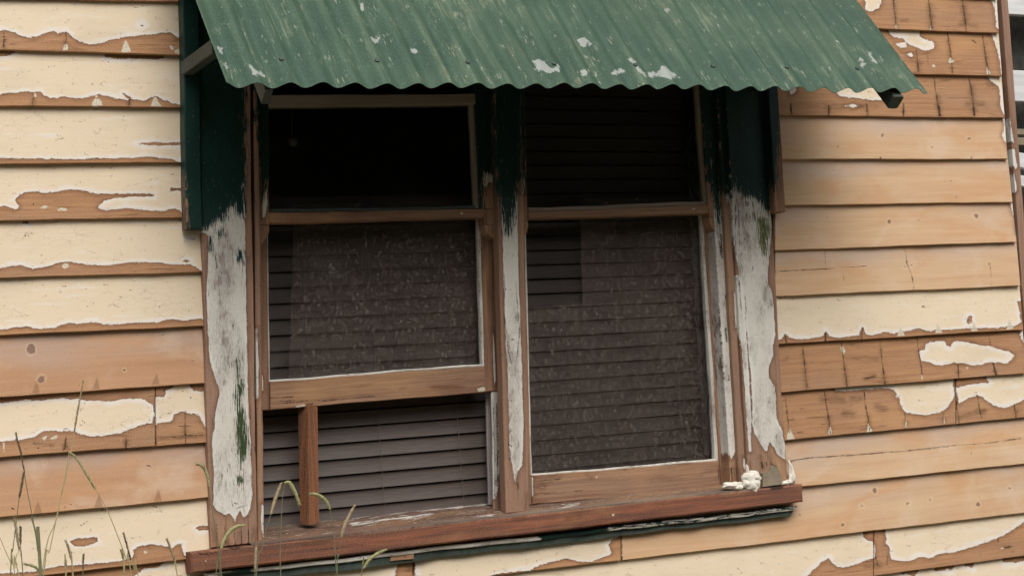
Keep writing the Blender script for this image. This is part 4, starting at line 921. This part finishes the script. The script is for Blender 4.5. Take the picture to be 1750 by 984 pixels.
# ------------------------------------------------------------------ awning
YE = -.50
SL = R(52.5)
ea, eb = U(385, 143, YE), U(1586, 154, YE)
aw = thing('window_awning', ((ea[0]+eb[0])/2, -.04, .5), 'green painted corrugated iron awning with flaking paint over the window', 'awning')
up = np.array([0, math.cos(SL), math.sin(SL)]); nrm = np.array([0, -math.sin(SL), math.cos(SL)])
LEN = (abs(YE)-.035)/math.cos(SL)
npit = 25.5; npw = 14
nU = int(npit*npw); nV = 110
def sheet():
    V = []; at_c = []
    PH = .9
    for layer in (0, 1):
        for j in range(nV+1):
            t = (j/nV)**1.5
            for i in range(nU+1):
                a = i/npw
                base = ea+(eb-ea)*(i/nU)
                h = .0085*math.cos(2*math.pi*(a-.05)+PH)
                p = base+up*LEN*t+nrm*(h-.0012*layer)
                sag = .0035*math.sin(i*.021+1)+.002*math.sin(i*.11)
                if j < 40: p = p-up*(sag*(1-j/40))
                V.append(p); at_c.append(h/.0085)
    V = np.array(V); F = []
    W_ = nU+1; B = (nV+1)*W_
    for j in range(nV):
        for i in range(nU):
            k = j*W_+i; F.append([k, k+1, k+1+W_, k+W_]); F.append([B+k, B+k+W_, B+k+W_+1, B+k+1])
    for i in range(nU): F.append([i+1, i, B+i, B+i+1]); k = nV*W_+i; F.append([k, k+1, B+k+1, B+k])
    for j in range(nV): k = j*W_; F.append([k, k+W_, B+k+W_, B+k]); k += nU; F.append([k+W_, k, B+k, B+k+W_])
    px, py = PR(V)
    L = dict(paint=[[(911,103),(918,101),(925,104),(935,115),(945,118),(950,111),(957,112),(955,122),(935,124),(918,122)], [(1073,98),(1085,104),(1095,118),(1105,125),(1120,122),(1135,113),(1150,125),(1163,133),(1150,134),(1130,130),(1110,132),(1095,125)],
                    [(996,118),(1008,120),(1002,132),(993,128)], [(1040,126),(1062,118),(1066,121),(1048,130)], [(988,68),(1000,66),(1010,75),(998,80),(992,80)], [(1466,104),(1471,98),(1478,110),(1474,116)], [(1481,88),(1487,90),(1498,108),(1496,111)], [(1430,70),(1436,78),(1432,78)],
                    [(372,78),(380,84),(378,92),(372,88)], [(386,105),(392,118),(388,128),(384,112)], [(428,112),(436,120),(448,122),(453,132),(444,132),(434,124)], [(436,82),(440,80),(441,90)], [(612,4),(622,6),(620,20),(614,12)], [(636,64),(648,66),(647,74),(640,72)], [(700,78),(712,88),(705,92)]],
             crack=[(1.4,(486,97)), (1.3,(587,98)), (1.3,(1445,66),(1447,70)), (1.5,(1491,117)), (1.3,(1547,137)), (1.4,(1181,106))])
    at = layers_to_attrs(px, py, L); at['crest'] = np.array(at_c)
    uv = np.stack([(V[:, 0]), (V-ea)@up], -1)
    return finish('corrugated_sheet', V, F, 'sheet', aw, uv, at, smooth=True)
sheet()
# nail heads on the crests
for t in (.10, .55):
    for i in range(2, 25, 3):
        b = ea+(eb-ea)*((i-.95/6.283+.05)/npit)+up*LEN*t+nrm*.0085
        tube('nail_head', [b, b+nrm*.003, b+nrm*.0045], [.006, .006, .003], 'dgreen', aw, 8)
# rafters and eave batten
def rafter(px, wd, out):
    x = U(px, 160, YE)[0]
    p0 = np.array([x, ea[1], ea[2]+(eb[2]-ea[2])*((x-ea[0])/(eb[0]-ea[0]))])
    e0 = p0-up*out-nrm*.034; e1 = p0+up*(LEN-.01)-nrm*.034
    return beam('rafter', e0, e1, (1, 0, 0), nrm, wd, .042, 'dgreen', aw), p0
rafter(1537, .034, .014); rafter(463, .018, .004)
for t in (.16, .85):
    c0 = ea+np.array([.06, 0, 0])+up*LEN*t-nrm*.026; c1 = eb-np.array([.06, 0, 0])+up*LEN*t-nrm*.026
    beam('batten', c0, c1, (c1-c0), nrm, .03, .03, 'dgreen', aw) if False else hexa('batten', [c0-up*.018+nrm*.014, c1-up*.018+nrm*.014, c1-up*.018-nrm*.014, c0-up*.018-nrm*.014, c0+up*.018+nrm*.014, c1+up*.018+nrm*.014, c1+up*.018-nrm*.014, c0+up*.018-nrm*.014], 'dgreen', aw)
# bracket boards fixed beside the casings
CH = dict(green=[[(290,-80),(380,-80),(380,320),(350,395),(340,398),(330,398),(322,398),(320,370),(318,330),(316,300),(300,290)], [(1280,-80),(1320,-80),(1331,200),(1328,240),(1326,280),(1322,290),(1316,270)]])
panel('bracket_board', [(311, -70), (338, -70), (345.5, 391), (318.5, 391)], -.064, -.028, 'trim', aw, CH, 'v', 1.7, .0025, .0006)
panel('bracket_board', [(1300, -70), (1316, -70), (1343.5, 362), (1325, 362.5)], -.064, -.028, 'sash', aw, dict(green=[[(1270,-80),(1350,-80),(1350,150),(1334,215),(1331,260),(1327,300),(1322,330),(1300,330)], [(1300,-60),(1318,60),(1326,230),(1322,330),(1317,300)]]), 'v', 1.7, .0025, .0006, tone=-.1)
# outrigger arms
for (px, py) in ((320, 117), (1326, 125)):
    a = U(px, py, -.064)
    beam('bracket_arm', a+np.array([0, .0, 0]), a+np.array([0, -.235, 0]), (1, 0, 0), (0, 0, 1), .03, .034, 'dgreen', aw)
# side infill behind the sheet at the top left
# ------------------------------------------------------------------ neighbouring shed seen past the corner
sx = XC+.2
nb = thing('slatted_fence', (XC+1.6, 1.6, GZ), 'white rails across a dark wall just past the house corner', 'fence')
box('dark_panel', (XC-.2, 1.75, GZ), (XC+3.5, 1.85, 2.2), 'black', nb)
def rail(y0, y1, rot=0, x1=1800):
    a = U(1700, y0, 1.6); b = U(1700, y1, 1.6)
    xa, xb = U(1690, y0, 1.6)[0], U(1690, y0, 1.6)[0]+2.2
    h = (a[2]-b[2])
    beam('rail', (xa, 1.6, (a[2]+b[2])/2), (xb, 1.6, (a[2]+b[2])/2+rot*2.2), (0, 1, 0), (0, 0, 1), .03, h, 'whiterail', nb)
rail(-60, 25); rail(120, 173, -.01); rail(254, 280, -.12); rail(294, 313, -.1); rail(400, 440)
for (y0, y1) in ((216, 226), (231, 244)):
    a = U(1700, y0, 1.62); b = U(1700, y1, 1.62)
    beam('rail', (a[0], 1.66, (a[2]+b[2])/2), (a[0]+2.2, 1.66, (a[2]+b[2])/2-.05), (0, 1, 0), (0, 0, 1), .02, (a[2]-b[2]), 'rot', nb)

# ------------------------------------------------------------------ grass stems in front of the wall
def smooth(pts, n=6):
    P = np.array(pts, float)
    if len(P) < 3: return P
    out = []
    for i in range(len(P)-1):
        p0, p1, p2, p3 = P[max(i-1, 0)], P[i], P[i+1], P[min(i+2, len(P)-1)]
        for k in range(n):
            t = k/n; out.append(.5*((2*p1)+(-p0+p2)*t+(2*p0-5*p1+4*p2-p3)*t*t+(-p0+3*p1-3*p2+p3)*t**3))
    out.append(P[-1]); return np.array(out)
GR = 'grass stems growing in front of the wall'
def grass(stem, head, label, smat='straw', hmat='heads', y=-.32, r=.0009, hr=.0036, hend=None):
    """stem from its top down, head from its base (at the stem) to its tip; photo pixels at distance y"""
    S_ = [U(a, b, y) for a, b in stem]
    p, q = S_[-2], S_[-1]; d = (q-p)/np.linalg.norm(q-p)
    foot = np.array([q[0]+d[0]*.35, y+rng.randn()*.03, GZ-.01]); mid = (q+foot)/2; mid[0] += d[0]*.12
    S_ = smooth(S_+[mid, foot], 5)
    root = thing('grass_plant', foot, label, 'grass', GR)
    n = len(S_)
    tube('stalk', S_[::-1], [r*(1.6-.75*i/n) for i in range(n)], smat, root, 5)
    if head:
        Hh = smooth([U(a, b, y) for a, b in head], 6); m = len(Hh)
        rad = [hr*(.45+.55*math.sin(math.pi*min(1, (i+.6)/m*1.05))**.6 if i < m-1 else .25)*(1+.12*math.sin(i*2.3)) for i in range(m)]
        tube('seed_head', Hh, rad, hmat, root, 8, bristle=int(60+np.linalg.norm(np.diff(Hh, axis=0), axis=1).sum()*1500))
    return root
grass([(127,738),(119,785),(100,870),(85,940),(74,992)], [(127,738),(131,712),(136,685),(142,650)], 'straight straw-coloured grass stem reaching highest, left of the window', hr=.0013, r=.0009)
grass([(118,773),(110,820),(95,890),(70,992)], [(118,772),(130,782),(145,805),(155,822),(163,835)], 'grass stem with long green head arching right over the tan board', hmat='headg', hr=.0022)
grass([(41,803),(48,845),(58,895),(66,940),(71,992)], [(41,803),(36,775),(31,757),(27,740)], 'dark-headed stem leaning left with thin tip at far left', 'stem', 'headd', hr=.0011)
grass([(33,850),(28,890),(22,940),(18,992)], [(33,850),(36,835),(39,818),(41,806)], 'short dark-headed stem beside the leaning one at far left', 'stem', 'headd', hr=.002)
grass([(163,835),(172,850),(185,875),(200,912),(216,955),(226,992)], None, 'bare straight stem slanting down right across the cream board', r=.0008)
grass([(33,940),(28,950),(26,970),(34,992)], [(33,940),(30,920),(27,900),(24,883)], 'small stem with knobbly pale head low at the left edge', hr=.0022)
grass([(35,928),(36,950),(40,992)], [(35,928),(35,915),(35,900)], 'short stem with stubby upright dark head at left', 'stem', 'headd', hr=.0019)
grass([(0,918),(10,942),(20,965),(27,992)], None, 'thin bare stem rising to the left edge of the view', r=.0008)
grass([(122,955),(125,992)], [(122,955),(118,938),(112,923)], 'short bleached straw tip standing under the round paint chip', hr=.0022, r=.0016)
grass([(112,968),(113,992)], [(112,968),(112,962),(112,958)], 'cut straw stub next to the bleached tip', hr=.0018, r=.0016)
grass([(211,955),(213,992)], [(211,955),(209,945),(207,938)], 'pale straw stub below the brown paint chip', hr=.0022, r=.0018)
grass([(223,955),(231,975),(238,992)], [(223,955),(217,932),(211,911)], 'slender stem with beaded dark head beside the brown chip', hmat='headd', hr=.0014)
grass([(298,958),(301,975),(304,992)], [(298,958),(293,940),(285,920)], 'stem with pale beaded head just left of the sill end', hmat='heads', hr=.002)
grass([(142,972),(142,992)], [(142,972),(142,958),(143,947)], 'small black-tipped stem below the bare board', 'stem', 'headd', hr=.0013)
grass([(70,975),(71,992)], [(70,978),(62,970),(52,965),(42,963)], 'low green head arching left at the bottom edge', 'stem', 'headg', hr=.0022)
grass([(357,830),(361,860),(368,905),(380,992)], [(357,830),(355,815),(350,801),(343,794),(334,792)], 'green head curling left over the left casing edge', 'stem', 'headg', y=-.30, hr=.0036)
grass([(378,937),(376,960),(368,992)], [(378,937),(384,920),(392,908),(404,899),(418,897)], 'plump green head curling right across the foot of the left casing', 'stem', 'headg', y=-.30, hr=.0042)
grass([(372,928),(374,960),(377,992)], None, 'thin stem crossing behind the plump green head', 'stem', y=-.29, r=.0008)
grass([(463,878),(455,905),(447,940),(437,992)], [(463,878),(468,860),(474,842),(481,824)], 'stem with straight beige head leaning right against the dark opening', 'stem', 'heads', y=-.30, hr=.0040)
grass([(486,825),(482,860),(480,920),(480,992)], [(486,825),(494,824),(501,834),(507,847),(512,862)], 'stem hooking over with green head hanging left of the prop stick', 'stem', 'headg', y=-.30, hr=.0040)
grass([(436,972),(436,992)], [(436,972),(437,950),(438,930)], 'upright pinkish beige head in front of the sill left end', 'stem', 'heads', y=-.30, hr=.0034)
grass([(564,870),(570,905),(573,950),(576,992)], [(564,870),(559,858),(550,849),(540,844),(528,843)], 'stem with green head bent left toward the prop stick', 'stem', 'headg', y=-.30, hr=.0038)
grass([(583,918),(579,950),(576,992)], [(583,918),(588,900),(597,880),(606,863)], 'stem with beige-green head leaning right in front of the sill', 'stem', 'heads', y=-.31, hr=.0036)
grass([(622,970),(617,992)], [(622,970),(630,957),(645,945),(661,938)], 'low green head leaning far right below the sill', 'stem', 'headg', y=-.30, hr=.0034)
# grass blade (broad leaf) at left
def blade(pts, wpx, label, y=-.33):
    C = smooth([U(a, b, y) for a, b in pts]+[np.array([U(*pts[-1], y)[0]+.02, y, GZ])], 5)
    V = []; F = []
    n = len(C)
    for i, p in enumerate(C):
        w_ = wpx/700*min(1, .15+1.6*i/n)*(.5)
        for q in (p+np.array([-w_, 0, 0]), p+np.array([0, -.0012, 0]), p+np.array([w_, 0, 0]), p+np.array([0, .0002, 0])): V.append(q)
    for i in range(n-1):
        for k in range(4): a = i*4; F.append([a+k, a+(k+1) % 4, a+4+(k+1) % 4, a+4+k])
    F.append([0, 3, 2, 1])
    root = thing('grass_plant', C[-1], label, 'grass')
    finish('leaf_blade', V, F, 'stem', root)
blade([(52, 880), (60, 905), (66, 940), (70, 990)], 5, 'narrow dark green grass blade at the lower left')

# ------------------------------------------------------------------ scrub added behind the camera so the panes mirror something dark
def scrub():
    n = 16000
    X = rng.uniform(-34, 40, n); Yp = -rng.uniform(15, 23, n); top = 6.6+.6*np.sin(X*.31)+.4*np.sin(X*.83+1)
    Z = GZ+(top-GZ)*rng.rand(n)**.8
    a = rng.rand(n)*6.28; e = (rng.rand(n)-.5)*2; r = .28+.3*rng.rand(n)
    ux = np.stack([np.cos(a), np.sin(a), 0*a], 1); vx = np.stack([-np.sin(a)*np.sin(e), np.cos(a)*np.sin(e), np.cos(e)], 1)
    C_ = np.stack([X, Yp, Z], 1)
    P4 = np.stack([C_-ux*r[:, None], C_-vx*r[:, None]*.7, C_+ux*r[:, None], C_+vx*r[:, None]*.7], 1).reshape(-1, 3)
    F = np.arange(4*n).reshape(-1, 4).tolist()
    tag(finish('scrub', P4, F, simple('scrub_foliage', S(52, 60, 34), S(36, 44, 26), (3, 3, 1), 1)), 'dark green scrub added across the yard, unseen but for its reflection in the panes', 'scrub', kind='stuff')
scrub()
